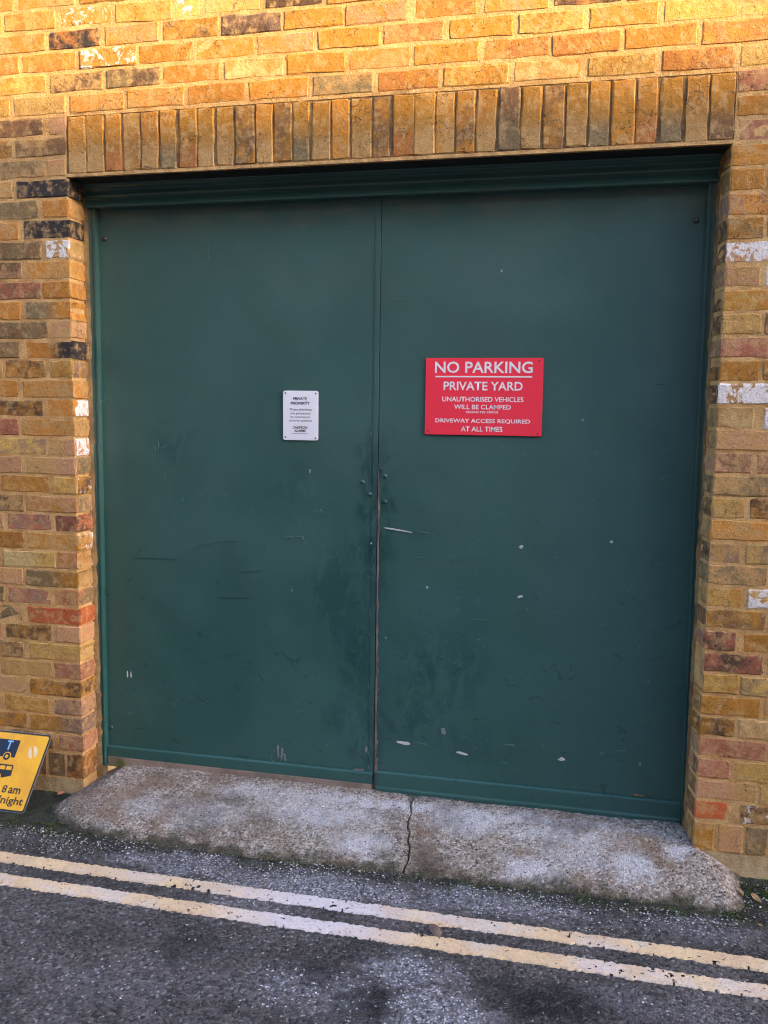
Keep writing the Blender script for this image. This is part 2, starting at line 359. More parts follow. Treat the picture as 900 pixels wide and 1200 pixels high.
def m_line():
    s = NT('worn_yellow_paint')
    n = s.noise(7, 4, 0.6)
    c = s.mix(s.ramp(n, 0.36, 0.62), lin(218, 188, 150), lin(204, 174, 142))
    c = s.mix(s.ramp(s.noise(5, 4, 0.6, vec=s.vmath('ADD', s.P, (2, 5, 1))), 0.46, 0.66, 0, 0.8), c, lin(205, 190, 182))
    wp = s.vmath('ADD', s.P, s.vmath('MULTIPLY', s.vmath('SUBTRACT', s.noise(14, 4, color=True), (.5, .5, .5)), (.2, .06, 0)))
    fr = s.blobs([((1.15, -.60, 0), (.42, .30, 1), 1.0), ((1.5, -.53, 0), (.25, .04, 1), .5), ((2.02, -.66, 0), (.12, .06, 1), .6)], wp)
    c = s.mix(s.math('MULTIPLY', fr, 0.75), c, lin(206, 200, 212))
    c = s.scale(c, s.math('ADD', s.math('MULTIPLY', s.noise(180, 4, 0.75), 0.7), 0.62))
    dirt = s.ramp(s.noise(75, 5, 0.8), 0.56, 0.66, 0, 0.75)
    c = s.mix(s.math('MULTIPLY', dirt, s.ramp(s.noise(6, 3), .35, .6, .25, 1)), c, lin(112, 98, 92))
    cell = s.ramp(s.voro(42, 'DISTANCE_TO_EDGE', vec=wp), 0.03, 0.0)
    c = s.mix(s.math('MULTIPLY', cell, 0.35), c, lin(110, 86, 70))
    s.set('Base Color', c); s.set('Roughness', 0.85); s.set('Specular IOR Level', 0.3)
    s.set('Normal', s.bump(s.math('ADD', s.noise(120, 4, .7), s.math('MULTIPLY', s.voro(150), -.6)), 0.003, 0.8))
    return s.m

def m_sign_yellow():
    s = NT('yellow_sign_face')
    c = s.mix(s.ramp(s.noise(9, 3), .4, .65), lin(238, 176, 38), lin(226, 160, 40))
    c = s.mix(s.ramp(s.noise(22, 4, .65), .55, .75, 0, .45), c, lin(200, 150, 80))
    c = s.scale(c, s.math('ADD', s.math('MULTIPLY', s.noise(240, 3), .18), .91))
    s.set('Base Color', c); s.set('Roughness', .45); s.set('Specular IOR Level', .4)
    return s.m

MB_BRICK = m_brick(); M_MORTAR = m_mortar(); M_MORTAR_DK = m_mortar('dark_mortar', (150, 118, 78), (110, 86, 60)); M_HAUNCH = m_mortar('cement_haunch', (172, 148, 112), (138, 112, 80))
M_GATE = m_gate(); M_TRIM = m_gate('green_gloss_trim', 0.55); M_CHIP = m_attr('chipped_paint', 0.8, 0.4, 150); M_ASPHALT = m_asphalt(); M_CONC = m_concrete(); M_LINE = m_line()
M_RED = m_plain('red_sign_face', lin(255, 60, 80), 0.42, 0.06, 20); M_WHITE = m_plain('white_sign_face', lin(248, 243, 250), 0.4, 0.06, 30)
M_INK = m_plain('black_print', (0.018, 0.018, 0.020), 0.5, 0.2); M_WLET = m_plain('white_print', lin(245, 238, 240), 0.45, 0.05)
M_YEL = m_sign_yellow(); M_NAVY = m_plain('dark_blue_print', (0.012, 0.018, 0.045), 0.45, 0.2); M_BLUE = m_plain('pale_blue_print', lin(130, 180, 225), 0.45, 0.1)
M_STICK = m_plain('peeled_sticker', lin(236, 205, 165), 0.6, 0.2); M_STEEL = m_plain('grey_aluminium', (0.36, 0.36, 0.37), 0.45, 0.2, metal=0.7)
M_SCREW = m_plain('dull_screw', (0.10, 0.09, 0.08), 0.5, 0.3, metal=0.5); M_WOOD = m_plain('bare_weathered_wood', lin(150, 132, 120), 0.85, 0.5, 90, bump=0.002)
M_GRIT = m_attr('loose_grit', 0.85, 0.4, 400); M_MOSS = m_attr('moss', 0.9, 0.5, 200, 0.1); M_GRASS = m_attr('grass', 0.6, 0.3, 100, 0.3); M_LEAF = m_attr('dead_leaf', 0.75, 0.5, 200)
M_FACADE = m_plain('dark_brown_brickwork', (0.16, 0.10, 0.06), 0.9, 0.4, 8); M_GLASS = m_plain('window_glass', (0.02, 0.025, 0.03), 0.08, 0.05, 3, spec=0.5); M_STONE = m_plain('pale_stone_trim', (0.42, 0.39, 0.34), 0.85, 0.2, 20); M_SLATE = m_plain('slate_roof', (0.06, 0.06, 0.07), 0.7, 0.4, 10)

# bricks traced course by course: side, course below the lintel, (x0, x1, colours)
BRICKS = [
('L',1,[(-0.215,0.005,'K/K'),(-0.388,-0.231,'T')]),
('L',2,[(-0.105,0.0,'O'),(-0.34,-0.127,'G')]),
('L',3,[(-0.192,-0.005,'K/K'),(-0.406,-0.213,'T/O')]),
('L',4,[(-0.1,-0.005,'T;W'),(-0.342,-0.118,'G/B')]),
('L',5,[(-0.185,-0.002,'O/T'),(-0.408,-0.205,'B/P')]),
('L',6,[(-0.116,-0.001,'OB/A'),(-0.343,-0.127,'B/R')]),
('L',7,[(-0.191,-0.001,'G>O'),(-0.415,-0.216,'O')]),
('L',8,[(-0.083,-0.001,'P/T'),(-0.327,-0.1,'G/B')]),
('L',9,[(-0.197,0.005,'O>K'),(-0.422,-0.228,'G/B')]),
('L',10,[(-0.094,-0.003,'Y/A'),(-0.291,-0.119,'A/DB'),(-0.507,-0.305,'T')]),
('L',11,[(-0.217,0.003,'T/O'),(-0.441,-0.24,'O')]),
('L',12,[(-0.113,0.0,'O'),(-0.357,-0.133,'DB/A')]),
('L',13,[(-0.229,0.001,'O/T'),(-0.454,-0.243,'R')]),
('L',14,[(-0.11,0.001,'T>P'),(-0.347,-0.121,'Y/PU')]),
('L',15,[(-0.215,0.002,'T>P'),(-0.449,-0.235,'P')]),
('L',16,[(-0.099,0.005,'Y/A'),(-0.33,-0.116,'A/OB')]),
('L',17,[(-0.221,0.005,'A/P'),(-0.456,-0.232,'DB/T')]),
('L',18,[(-0.095,0.003,'R/DB'),(-0.307,-0.112,'R/PU'),(-0.531,-0.326,'P')]),
('L',19,[(-0.218,0.001,'A/T'),(-0.463,-0.238,'A/OB')]),
('L',20,[(-0.089,-0.002,'P/OB'),(-0.331,-0.098,'PY>Y'),(-0.557,-0.349,'T')]),
('L',21,[(-0.233,-0.004,'G>A'),(-0.471,-0.247,'P/T')]),
('L',22,[(-0.106,-0.004,'T/R'),(-0.317,-0.123,'R/PU'),(-0.552,-0.335,'DB/G')]),
('L',23,[(-0.231,0.003,'RO'),(-0.473,-0.254,'G/DB')]),
('L',24,[(-0.105,0.001,'P'),(-0.336,-0.127,'A/DB'),(-0.561,-0.358,'R')]),
('L',25,[(-0.226,-0.002,'Y/T'),(-0.472,-0.256,'DB/T')]),
('L',26,[(-0.117,-0.0,'R/P'),(-0.365,-0.129,'T/Y')]),
('L',27,[(-0.23,-0.002,'A/DB'),(-0.472,-0.251,'P/T')]),
('L',28,[(-0.126,-0.001,'P/PU'),(-0.348,-0.149,'Y/A'),(-0.584,-0.367,'T')]),
('L',29,[(-0.238,-0.003,'A>PU'),(-0.479,-0.253,'A/B')]),
('L',30,[(-0.106,0.005,'P/R'),(-0.343,-0.132,'T/B'),(-0.576,-0.362,'T')]),
('L',31,[(-0.074,-0.016,'OB/DB'),(-0.159,-0.083,'G/B'),(-0.229,-0.169,'B/DB'),(-0.301,-0.237,'T/B'),(-0.378,-0.309,'G/B')]),
('R',1,[(2.355,2.523,'O')]),
('R',2,[(2.359,2.456,'O/A'),(2.465,2.622,'T/O')]),
('R',3,[(2.356,2.525,'O/PU')]),
('R',4,[(2.36,2.462,'A/G'),(2.472,2.632,'A')]),
('R',5,[(2.359,2.531,'P;W')]),
('R',6,[(2.355,2.459,'P/T'),(2.477,2.635,'T;W')]),
('R',7,[(2.356,2.529,'O/Y')]),
('R',8,[(2.356,2.472,'Y/T'),(2.484,2.641,'B/A')]),
('R',9,[(2.355,2.531,'R/P')]),
('R',10,[(2.353,2.473,'A/O'),(2.487,2.643,'A/B')]),
('R',11,[(2.353,2.532,'T;W')]),
('R',12,[(2.355,2.468,'PY/T'),(2.5,2.649,'T;W')]),
('R',13,[(2.356,2.536,'P/T')]),
('R',14,[(2.356,2.472,'B/P'),(2.486,2.651,'B/P')]),
('R',15,[(2.356,2.537,'T/G')]),
('R',16,[(2.356,2.455,'T/Y'),(2.473,2.639,'A/DB')]),
('R',17,[(2.354,2.537,'O/T')]),
('R',18,[(2.354,2.449,'T/PU'),(2.468,2.636,'Y/PU')]),
('R',19,[(2.354,2.538,'T/G')]),
('R',20,[(2.354,2.463,'O/Y'),(2.484,2.639,'Y;W')]),
('R',21,[(2.354,2.539,'A/B')]),
('R',22,[(2.36,2.454,'DB/R'),(2.477,2.647,'A/O')]),
('R',23,[(2.357,2.542,'DB/R')]),
('R',24,[(2.354,2.467,'Y/A'),(2.478,2.647,'Y/G')]),
('R',25,[(2.356,2.541,'A/O')]),
('R',26,[(2.36,2.463,'DB/A'),(2.479,2.658,'PY/T')]),
('R',27,[(2.358,2.571,'R/P'),(2.58,2.755,'T')]),
('R',28,[(2.358,2.458,'R/P'),(2.479,2.661,'Y')]),
('R',29,[(2.355,2.549,'P>T'),(2.558,2.728,'Y/T')]),
('R',30,[(2.355,2.457,'RO'),(2.499,2.676,'DB/T;w')]),
('R',31,[(2.356,2.42,'A/T'),(2.433,2.512,'T/P'),(2.522,2.591,'G/PU'),(2.6,2.67,'T/B')]),
('U',0,[(-0.49,-0.298,'T'),(-0.284,-0.097,'T/G'),(-0.084,-0.004,'P/T'),(2.369,2.519,'P/R')]),
('U',-1,[(-0.448,-0.227,'A/B'),(-0.212,-0.001,'B/T'),(2.362,2.515,'A/O')]),
('U',-2,[(-0.344,-0.095,'B/DB'),(-0.07,0.001,'P/T'),(2.36,2.523,'R/P')]),
('U',-3,[(-0.459,-0.23,'O/Y'),(-0.213,0.004,'Y'),(0.02,0.241,'O/T'),(0.256,0.48,'O/T'),(0.493,0.712,'O/A'),(0.728,0.946,'A/O'),(0.964,1.178,'G/T'),(1.196,1.409,'OB/A'),(1.423,1.641,'A/Y'),(1.66,1.875,'PY/O'),(1.897,2.11,'A/Y'),(2.128,2.344,'O/OB'),(2.364,2.567,'T/Y')]),
('U',-4,[(-0.315,-0.077,'A/Y'),(-0.058,0.156,'DB/T'),(0.175,0.388,'DB/G'),(0.4,0.616,'O/A'),(0.635,0.855,'PY/O'),(0.869,1.078,'A/O'),(1.094,1.308,'O/T'),(1.321,1.54,'A/O'),(1.555,1.769,'OB/O'),(1.781,1.996,'O/OB'),(2.009,2.23,'A/O'),(2.246,2.459,'OB/O')]),
('U',-5,[(-0.415,-0.186,'OB/O'),(-0.173,0.051,'O/OB'),(0.068,0.295,'O;w'),(0.305,0.512,'O/A'),(0.527,0.745,'O/A'),(0.759,0.967,'P/O'),(0.982,1.2,'A/O'),(1.214,1.42,'OB/T'),(1.441,1.65,'O/A'),(1.67,1.88,'A/Y'),(1.897,2.111,'O/A'),(2.129,2.348,'Y/O'),(2.357,2.557,'Y/T')]),
('U',-6,[(-0.293,-0.072,'O/T'),(-0.054,0.15,'K/OB'),(0.171,0.384,'O/P'),(0.399,0.614,'A/DB'),(0.627,0.846,'DB/PU'),(0.858,1.071,'A/O'),(1.081,1.294,'P/O'),(1.322,1.533,'A/OB'),(1.556,1.764,'O/P'),(1.783,1.995,'DB/OB'),(2.013,2.218,'O'),(2.236,2.443,'O/T')]),
('U',-7,[(-0.489,-0.257,'O'),(-0.241,-0.03,'O/Y'),(-0.007,0.2,'O;w'),(0.217,0.434,'Y/O'),(0.447,0.547,'Y;w'),(0.563,0.771,'PY/Y'),(0.79,0.997,'DB'),(1.015,1.228,'O/OB'),(1.243,1.455,'T/O'),(1.472,1.682,'O'),(1.698,1.907,'A'),(1.926,2.137,'O')]),
('U',-8,[(-0.422,-0.202,'O'),(-0.182,0.054,'O/T'),(0.072,0.283,'A'),(0.3,0.505,'OB'),(0.522,0.73,'O'),(0.746,0.957,'T'),(0.972,1.183,'A'),(1.201,1.41,'O')]),
('U',-9,[(-0.283,-0.069,'O/T'),(-0.051,0.157,'A'),(0.174,0.382,'O'),(0.398,0.61,'Y')]),
]
SOLDIERS = [(0.009, 0.08), (0.085, 0.155), (0.162, 0.225), (0.235, 0.302), (0.309, 0.374), (0.384, 0.446), (0.459, 0.524), (0.531, 0.592), (0.602, 0.667), (0.675, 0.745), (0.751, 0.814), (0.82, 0.886), (0.893, 0.949), (0.96, 1.025), (1.033, 1.095), (1.104, 1.174), (1.18, 1.237), (1.252, 1.324), (1.326, 1.394), (1.399, 1.463), (1.469, 1.531), (1.538, 1.602), (1.614, 1.681), (1.687, 1.751), (1.76, 1.826), (1.833, 1.9), (1.907, 1.97), (1.98, 2.049), (2.056, 2.119), (2.131, 2.196), (2.206, 2.275), (2.28, 2.354)]
CHIPS = (
 [(0.121,0.466,0.0076,0.0365,'w',0),(0.137,0.465,0.0075,0.0359,'w',0),(0.123,0.297,0.0213,0.0076,'f',0),(0.133,0.301,0.0061,0.0213,'f',0),(0.328,0.352,0.0044,0.0355,'f',0),(0.778,0.2,0.0101,0.072,'g',0.06),(0.794,0.19,0.0114,0.0738,'g',-0.06),(0.806,0.177,0.0099,0.0426,'g',0.1),(0.749,0.169,0.0057,0.0341,'f',0),(0.829,1.07,0.0353,0.0068,'f',-0.05),(0.815,1.067,0.0054,0.0136,'g',0),(0.868,1.074,0.0353,0.0054,'f',-0.05),(0.882,1.07,0.0041,0.0163,'g',0),(0.909,1.33,0.004,0.0214,'w',0),(0.953,1.18,0.0094,0.008,'g',0),(0.96,1.104,0.0054,0.0134,'f',0),(0.837,0.86,0.0055,0.0166,'g',0),(1.142,0.244,0.0152,0.0359,'g',0),(1.136,0.222,0.0083,0.0138,'f',0),(1.154,1.061,0.0107,0.0107,'w',0),(1.154,1.109,0.0053,0.0106,'f',0),(0.248,0.959,0.2514,0.0044,'d',0.0),(0.415,0.999,0.0794,0.0031,'f',0.72),(0.494,1.032,0.0783,0.0031,'f',0.18),(0.581,1.045,0.1119,0.0028,'f',0.05),(0.598,0.818,0.1819,0.0056,'d',0.05),(0.67,0.927,0.1259,0.0042,'d',0.1),(0.379,1.203,0.0043,0.0283,'f',0),(0.745,1.074,0.0041,0.019,'d',-0.4),(1.215,0.694,0.0067,0.0067,'g',0),(0.52,0.119,0.0133,0.0104,'b',0),(0.897,0.127,0.0199,0.0071,'b',0),(0.971,0.123,0.0114,0.0071,'b',0),(1.123,0.13,0.0476,0.0224,'p',-0.2),(1.084,0.111,0.0336,0.0112,'p',-0.3),(1.111,0.157,0.0552,0.0138,'p',0.1),(0.756,0.155,0.0086,0.0086,'g',0),(1.136,2.171,0.0031,0.1159,'f',0.01),(1.143,2.085,0.0031,0.0619,'f',0.28),(1.154,2.046,0.0038,0.0428,'f',0.38),(1.16,2.085,0.0038,0.0378,'f',0),(0.501,2.161,0.0029,0.1016,'f',0),(0.301,1.409,0.0425,0.0043,'f',0.5),(0.279,1.415,0.0043,0.0425,'f',0),(0.264,1.401,0.0043,0.0354,'f',0.1),(0.691,1.647,0.0041,0.0272,'d',0)] ,
 [(1.72,1.074,0.0185,0.0169,'w',0),(1.722,0.888,0.0308,0.0108,'w',0.3),(1.853,1.057,0.0298,0.006,'f',0.1),(1.847,1.041,0.0062,0.0246,'f',0),(2.04,1.107,0.0134,0.0119,'w',0),(1.291,0.284,0.0698,0.0166,'w',-0.05),(1.36,0.289,0.0655,0.0066,'f',-0.1),(1.519,0.265,0.0622,0.0131,'w',-0.15),(1.893,0.28,0.0318,0.0191,'w',-0.05),(1.445,0.344,0.0213,0.0393,'g',0),(2.037,0.316,0.0188,0.0188,'f',0.5),(2.103,0.333,0.0575,0.0076,'f',0.1),(2.174,0.291,0.0123,0.0169,'g',0),(1.682,0.245,0.0322,0.0064,'f',-0.2),(2.172,0.171,0.0553,0.0154,'b',-0.05),(1.373,0.903,0.0113,0.0113,'w',0),(1.214,0.697,0.0116,0.0116,'g',0),(2.19,0.603,0.0091,0.0091,'g',0),(2.023,0.801,0.0328,0.006,'f',0),(2.213,1.032,0.0322,0.0059,'f',0),(1.26,1.116,0.1462,0.0079,'w',-0.13),(1.353,1.111,0.0626,0.0047,'f',-0.1),(1.566,1.09,0.025,0.0063,'f',-0.2),(1.339,1.015,0.0413,0.0048,'f',0.05),(1.398,1.021,0.0159,0.0048,'f',0),(1.461,1.027,0.0318,0.0048,'f',0.05),(1.583,1.039,0.025,0.0047,'f',0),(1.31,0.112,0.0116,0.01,'w',0),(1.822,0.325,0.0078,0.0188,'f',0),(1.695,0.316,0.0636,0.0127,'f',0),(1.509,0.129,0.0426,0.0066,'f',0),(2.119,0.376,0.0045,0.0212,'f',0),(1.187,0.206,0.0116,0.0166,'g',0),(1.638,0.978,0.0078,0.0078,'f',0),(1.796,0.802,0.0062,0.0092,'f',0),(1.349,0.908,0.0097,0.0097,'f',0),(1.747,0.143,0.0161,0.0081,'b',0),(1.795,0.124,0.0127,0.0063,'f',0),(1.561,1.287,0.0152,0.0091,'f',0),(1.573,0.791,0.0782,0.0031,'f',0),(1.621,2.064,0.0059,0.0161,'w',-0.4),(1.923,1.54,0.0073,0.0073,'w',0),(2.185,1.669,0.0397,0.0057,'f',-0.1),(1.254,1.968,0.0462,0.0046,'f',0.1)] )
# ---------------------------------------------------------------- the brick wall
PAL = dict(O=(190, 124, 48), A=(172, 116, 42), T=(182, 138, 84), Y=(198, 156, 84), PY=(206, 170, 112), B=(128, 92, 60), DB=(92, 66, 48), K=(54, 46, 44), P=(184, 134, 98), R=(168, 98, 74),
           RO=(196, 94, 58), G=(128, 106, 74), PU=(140, 108, 90), OB=(172, 108, 54))
PAL = {k: lin(*v) for k, v in PAL.items()}
WHITE_REVEAL = {('L', 12): .74, ('L', 14): .70, ('L', 16): .6, ('L', 19): .62, ('L', 9): .0}
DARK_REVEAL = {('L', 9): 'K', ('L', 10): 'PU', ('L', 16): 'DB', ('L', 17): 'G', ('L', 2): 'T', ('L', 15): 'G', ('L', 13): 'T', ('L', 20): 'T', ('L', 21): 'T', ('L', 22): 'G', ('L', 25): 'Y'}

def brick_arrays(w, h, depth, code, nx=6, nz=4, side=None, jit=0.0016, reveal=None):
    """one worn brick: face towards -y, centred on x and z; returns verts, faces, tint, tint2, white"""
    white = 0.0
    if ';' in code:
        code, wc = code.split(';'); white = 0.70 if wc == 'W' else 0.62
    grad = '>' in code
    a, b = (code.replace('>', '/').split('/') + [None])[:2]
    ca = np.array(PAL[a]); cb = np.array(PAL[b]) if b else np.array(PAL[random.choice(['T', 'B', 'OB', a, a])])
    val = random.uniform(0.86, 1.14)
    ca = ca * val * np.array([random.uniform(.95, 1.05), 1, random.uniform(.9, 1.1)]); cb = cb * val
    amt = 0.0 if grad else (0.9 if b else random.uniform(.25, .6))
    e = 0.0045
    us = np.concatenate([[0], [e / w], np.linspace(0, 1, nx - 1)[1:-1], [1 - e / w], [1]]); ws = np.concatenate([[0], [e / h], np.linspace(0, 1, nz - 1)[1:-1], [1 - e / h], [1]])
    nx = len(us) - 1; nz = len(ws) - 1
    w += .0032; h += .0032
    V = []; T = []
    ph = random.uniform(0, 100)
    rim = []
    for j, wv in enumerate(ws):
        for i, uv in enumerate(us):
            x = (uv - .5) * w; z = (wv - .5) * h
            edge = i in (0, nx) or j in (0, nz)
            jx = random.gauss(0, jit); jz = random.gauss(0, jit)
            if edge:
                y = 0.0020 + random.gauss(0, .0006)
                if i in (0, nx) and j in (0, nz):   # worn corner
                    r = abs(random.gauss(.003, .0025)); x -= math.copysign(r, x); z -= math.copysign(r, z); y += r * .5
                elif random.random() < .10:         # nick in the arris
                    r = random.uniform(.002, .007); y += r * .6
                    if j in (0, nz): z -= math.copysign(r, z)
                    else: x -= math.copysign(r, x)
            else:
                y = -0.0007 + random.gauss(0, .00035)
            V.append((x + jx, y, z + jz))
            t = uv if grad else 0
            t = 0 if t < .45 else min(1, (t - .45) / .25)
            T.append(ca * (1 - t) + cb * t)
    N = nx + 1
    F = [(j * N + i, j * N + i + 1, (j + 1) * N + i + 1, (j + 1) * N + i) for j in range(nz) for i in range(nx)]
    rim = [i for i in range(N)] + [j * N + nx for j in range(1, nz + 1)] + [nz * N + i for i in range(nx - 1, -1, -1)] + [j * N for j in range(nz - 1, 0, -1)]
    Wt = [white] * len(V)
    prev = rim
    depths = [0.010, depth] if depth < .06 else [0.012, depth * .5, depth - .006, depth]
    for k, dd in enumerate(depths):
        base = len(V)
        for r in rim:
            x, y, z = V[r]
            jj = 0 if k == 0 else random.gauss(0, .0009)
            if side == 'L' and r % N == 0: jj -= .0165 * dd / .106
            V.append((x + jj, dd, z + (jj if side != 'L' else 0))); t = T[r]; wv = white * .8
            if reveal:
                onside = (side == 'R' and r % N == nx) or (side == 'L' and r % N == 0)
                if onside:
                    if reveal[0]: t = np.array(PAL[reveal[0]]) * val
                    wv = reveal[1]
            T.append(t); Wt.append(wv)
        n = len(rim)
        F += [(prev[i], base + i, base + (i + 1) % n, prev[(i + 1) % n]) for i in range(n)]
        prev = [base + i for i in range(n)]
    T2 = np.concatenate([np.tile(cb, (len(V), 1)), np.full((len(V), 1), amt)], 1)
    return np.array(V), F, np.array(T), T2, np.array(Wt)

def make_brick(parent, cx, cz, w, h, code, depth=0.045, rot=False, side=None, reveal=None, y=0.0):
    if rot: V, F, T, T2, Wt = brick_arrays(h, w, depth, code); V = np.stack([V[:, 2], V[:, 1], -V[:, 0]], -1)
    else: V, F, T, T2, Wt = brick_arrays(w, h, depth, code, side=side, reveal=reveal)
    me = mesh('brick', V, F); vattr(me, 'tint', T); vattr(me, 'tint2', T2)
    a = me.attributes.new('white', 'FLOAT', 'POINT'); a.data.foreach_set('value', Wt.astype(np.float32))
    me.materials.append(MB_BRICK)
    o = bpy.data.objects.new('brick', me); COL.objects.link(o)
    o.location = (cx, y + random.gauss(-.0004, .0007), cz); o.rotation_euler = (random.gauss(0, .003), random.gauss(0, .004), random.gauss(0, .002))
    if rot: pass
    o.parent = parent
    return o

wall = empty('brick_wall', (0, 0, 0))
tag(wall, 'yellow and brown stock brick wall with a soldier course over the green gates', 'wall')
TOPZ = 4.62; XL = -3.4; XR = 5.8
mb = MB()
mb.box(XL, -.003, .0007, .33, -.05, ZL); mb.add([(W + .003, .0007, -.05), (XR, .0007, -.05), (XR, .33, -.05), (W - .0115, .33, -.05), (W - .0135, .106, -.05), (W + .003, .0007, ZL), (XR, .0007, ZL), (XR, .33, ZL), (W - .0115, .33, ZL), (W - .0135, .106, ZL)], [(4, 3, 2, 1, 0), (5, 6, 7, 8, 9), (0, 1, 6, 5), (1, 2, 7, 6), (2, 3, 8, 7), (3, 4, 9, 8), (4, 0, 5, 9)])
mb.box(XL, .0, .0007, .33, ZL, TOPZ); mb.box(2.3575, XR, .0007, .33, ZL, TOPZ)
mb.box(.0, 2.3575, .0007, .33, 2.6375, TOPZ)
mb.box(.0, 2.3575, .0, .105, ZL, 2.4315)
mb.build('mortar_bed', M_MORTAR, wall)
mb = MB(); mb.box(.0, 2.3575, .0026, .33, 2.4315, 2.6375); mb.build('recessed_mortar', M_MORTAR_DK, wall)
mb = MB(); mb.box(.003, W - .003, .016, .118, 2.4155, 2.4199); mb.build('lintel_plate', m_plain('dark_steel', (.02, .02, .018), .7, .4), wall)  # near-black plate added over the brick underside of the lintel

covered = {}
for s, k, row in BRICKS:
    for n, (x0, x1, code) in enumerate(row):
        if k == 31: zc_, h = 0.1125, 0.100
        else: zc_, h = ZL - .075 * (k - .5), 0.0645 + random.gauss(0, .0012)
        corner = n == 0 and s in 'LR'
        depth, side, rev = 0.045, None, None
        if corner:
            depth = 0.106
            if s == 'L':
                side = 'R'; x1 = max(x1, 0.0) if x1 > -.02 else x1; x1 = min(max(x1, -.001), .004)
            else:
                side = 'L'; x0 = min(max(x0, W - .004), W + .003)
            if s == 'R': rev = (random.choice(['B', 'PU', 'G', 'DB', 'B', 'DB']), 0.0)  # greyish brown headers, darkened to paint in the shade of the right jamb
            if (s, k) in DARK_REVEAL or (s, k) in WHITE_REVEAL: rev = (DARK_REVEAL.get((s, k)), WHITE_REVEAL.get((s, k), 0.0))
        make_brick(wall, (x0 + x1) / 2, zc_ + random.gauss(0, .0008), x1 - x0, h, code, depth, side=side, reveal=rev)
        c = covered.setdefault(k, [9, -9]); c[0] = min(c[0], x0); c[1] = max(c[1], x1)
SOLDIER_CODES = ['A>T', 'A>T', 'A>OB', 'A/T', 'A>T', 'A>G', 'A>OB', 'A>T', 'A>T', 'B/A', 'A>T', 'B/A', 'A>G', 'A>T', 'A/O', 'A>T', 'B/A', 'A>OB', 'A>T', 'A/T', 'A/B', 'A>T', 'B>G', 'A>T', 'A/B', 'A>T', 'A>G', 'A/O', 'A>OB', 'A>G', 'A>T', 'A>B']
for (x0, x1), code in zip(SOLDIERS, SOLDIER_CODES):
    h = 0.199 + random.gauss(0, .002)
    make_brick(wall, (x0 + x1) / 2, 2.5335 + random.gauss(0, .001), x1 - x0, h, code, 0.05, rot=True)

# the courses beyond the frame, joined
AV = []; AF = []; AT = []; AT2 = []; AW = []; cnt = 0
def far_brick(x0, x1, zc_, h):
    global cnt
    code = random.choice(['O/T', 'A/OB', 'T/O', 'Y/T', 'OB/A', 'P/T', 'B/A', 'G/B', 'DB/A', 'R/P', 'O', 'A/Y', 'T'])
    V, F, T, T2, Wt = brick_arrays(x1 - x0, h, 0.03, code, nx=4, nz=3)
    V = V + np.array([(x0 + x1) / 2, 0, zc_])
    AF.extend([tuple(i + cnt for i in f) for f in F]); AV.append(V); AT.append(T); AT2.append(T2); AW.append(Wt); cnt += len(V)
k = 31
while True:
    z = 0.1125 if k == 31 else ZL - .075 * (k - .5)
    if z > TOPZ - .05: break
    h = .1 if k == 31 else .0645
    step = .115 if k == 31 else .225
    lo, hi = covered.get(k, (XL, XL))
    x = lo - .012
    while x - step > XL - .01: far_brick(x - step + .012, x, z, h); x -= step
    x = hi + .012
    while x + step < XR + .2: far_brick(x, min(x + step - .012, XR), z, h); x += step
    k -= 1
me = mesh('brickwork', np.concatenate(AV), AF); vattr(me, 'tint', np.concatenate(AT)); vattr(me, 'tint2', np.concatenate(AT2))
a = me.attributes.new('white', 'FLOAT', 'POINT'); a.data.foreach_set('value', np.concatenate(AW).astype(np.float32))
o = link('brickwork', me, MB_BRICK, None, False); o.parent = wall; o['kind'] = 'stuff'
mb = MB(); mb.box(XL, XR, -.05, .38, TOPZ, TOPZ + .08); mb.build('coping', M_STONE, wall, 0.008)

# cement haunch where the brickwork meets the road
def haunch(x0, x1, bulge, seed):
    xs = np.arange(x0, x1, .008); t = np.linspace(0, 1, 12)
    X, Tm = np.meshgrid(xs, t)
    Zh = (1 - Tm) * .066 - Tm * .03
    n = fnoise(X * 22, Tm * 3, seed) - .5; n2 = fnoise(X * 90, Tm * 9, seed + 5) - .5
    Yh = .003 - bulge * np.sin(Tm * math.pi / 2) ** 1.3 + n * .012 * Tm + n2 * .004
    V = np.stack([X.ravel(), Yh.ravel(), (Zh + n2 * .003).ravel()], -1); nx = len(xs)
    F = [(j * nx + i + nx, j * nx + i + nx + 1, j * nx + i + 1, j * nx + i) for j in range(11) for i in range(nx - 1)]
    link('mortar_haunch', mesh('mortar_haunch', V, F), M_HAUNCH, None, True).parent = wall
haunch(XL, -.004, .016, 3); haunch(W + .006, XR, .045, 9)
# mortar fillet between brick reveal and gate frame
mb = MB()
for (xa, xb, sgn) in ((-.004, .013, 1), (W - .012, W - .0215, -1)):
    zs = np.linspace(.03, ZL, 90)
    pa = []; 
    for z in zs:
        d = sgn * (abs(xb - xa) + random.gauss(0, .0016)); pa.append((xa + d, .117 + random.gauss(0, .0012), z)); 
    V = []
    for (x, y, z) in pa: V += [(xa, .100, z), ((xa + x) / 2 + sgn * .001, .106, z), (x, y, z), (x, .16, z)]
    F = [(4 * i + j, 4 * i + j + 1, 4 * i + j + 5, 4 * i + j + 4) for i in range(len(pa) - 1) for j in range(3)]
    mb.add(V, F)
mb.build('mortar_fillet', M_MORTAR_DK, None, 0, True).parent = wall  # fillet takes the darker mortar tone of the soldier joints

# ---------------------------------------------------------------- the gates
gate = empty('yard_gate', (W / 2, DY, .08))
tag(gate, 'pair of tall dark green painted gates filling the brick opening', 'gate')
def gpart(o, par=None):
    par = par or gate
    o.parent = par
    off = Vector((0, 0, 0)); p = par
    while p is not None: off += Vector(p.location); p = p.parent
    o.location = Vector(o.location) - off
    return o
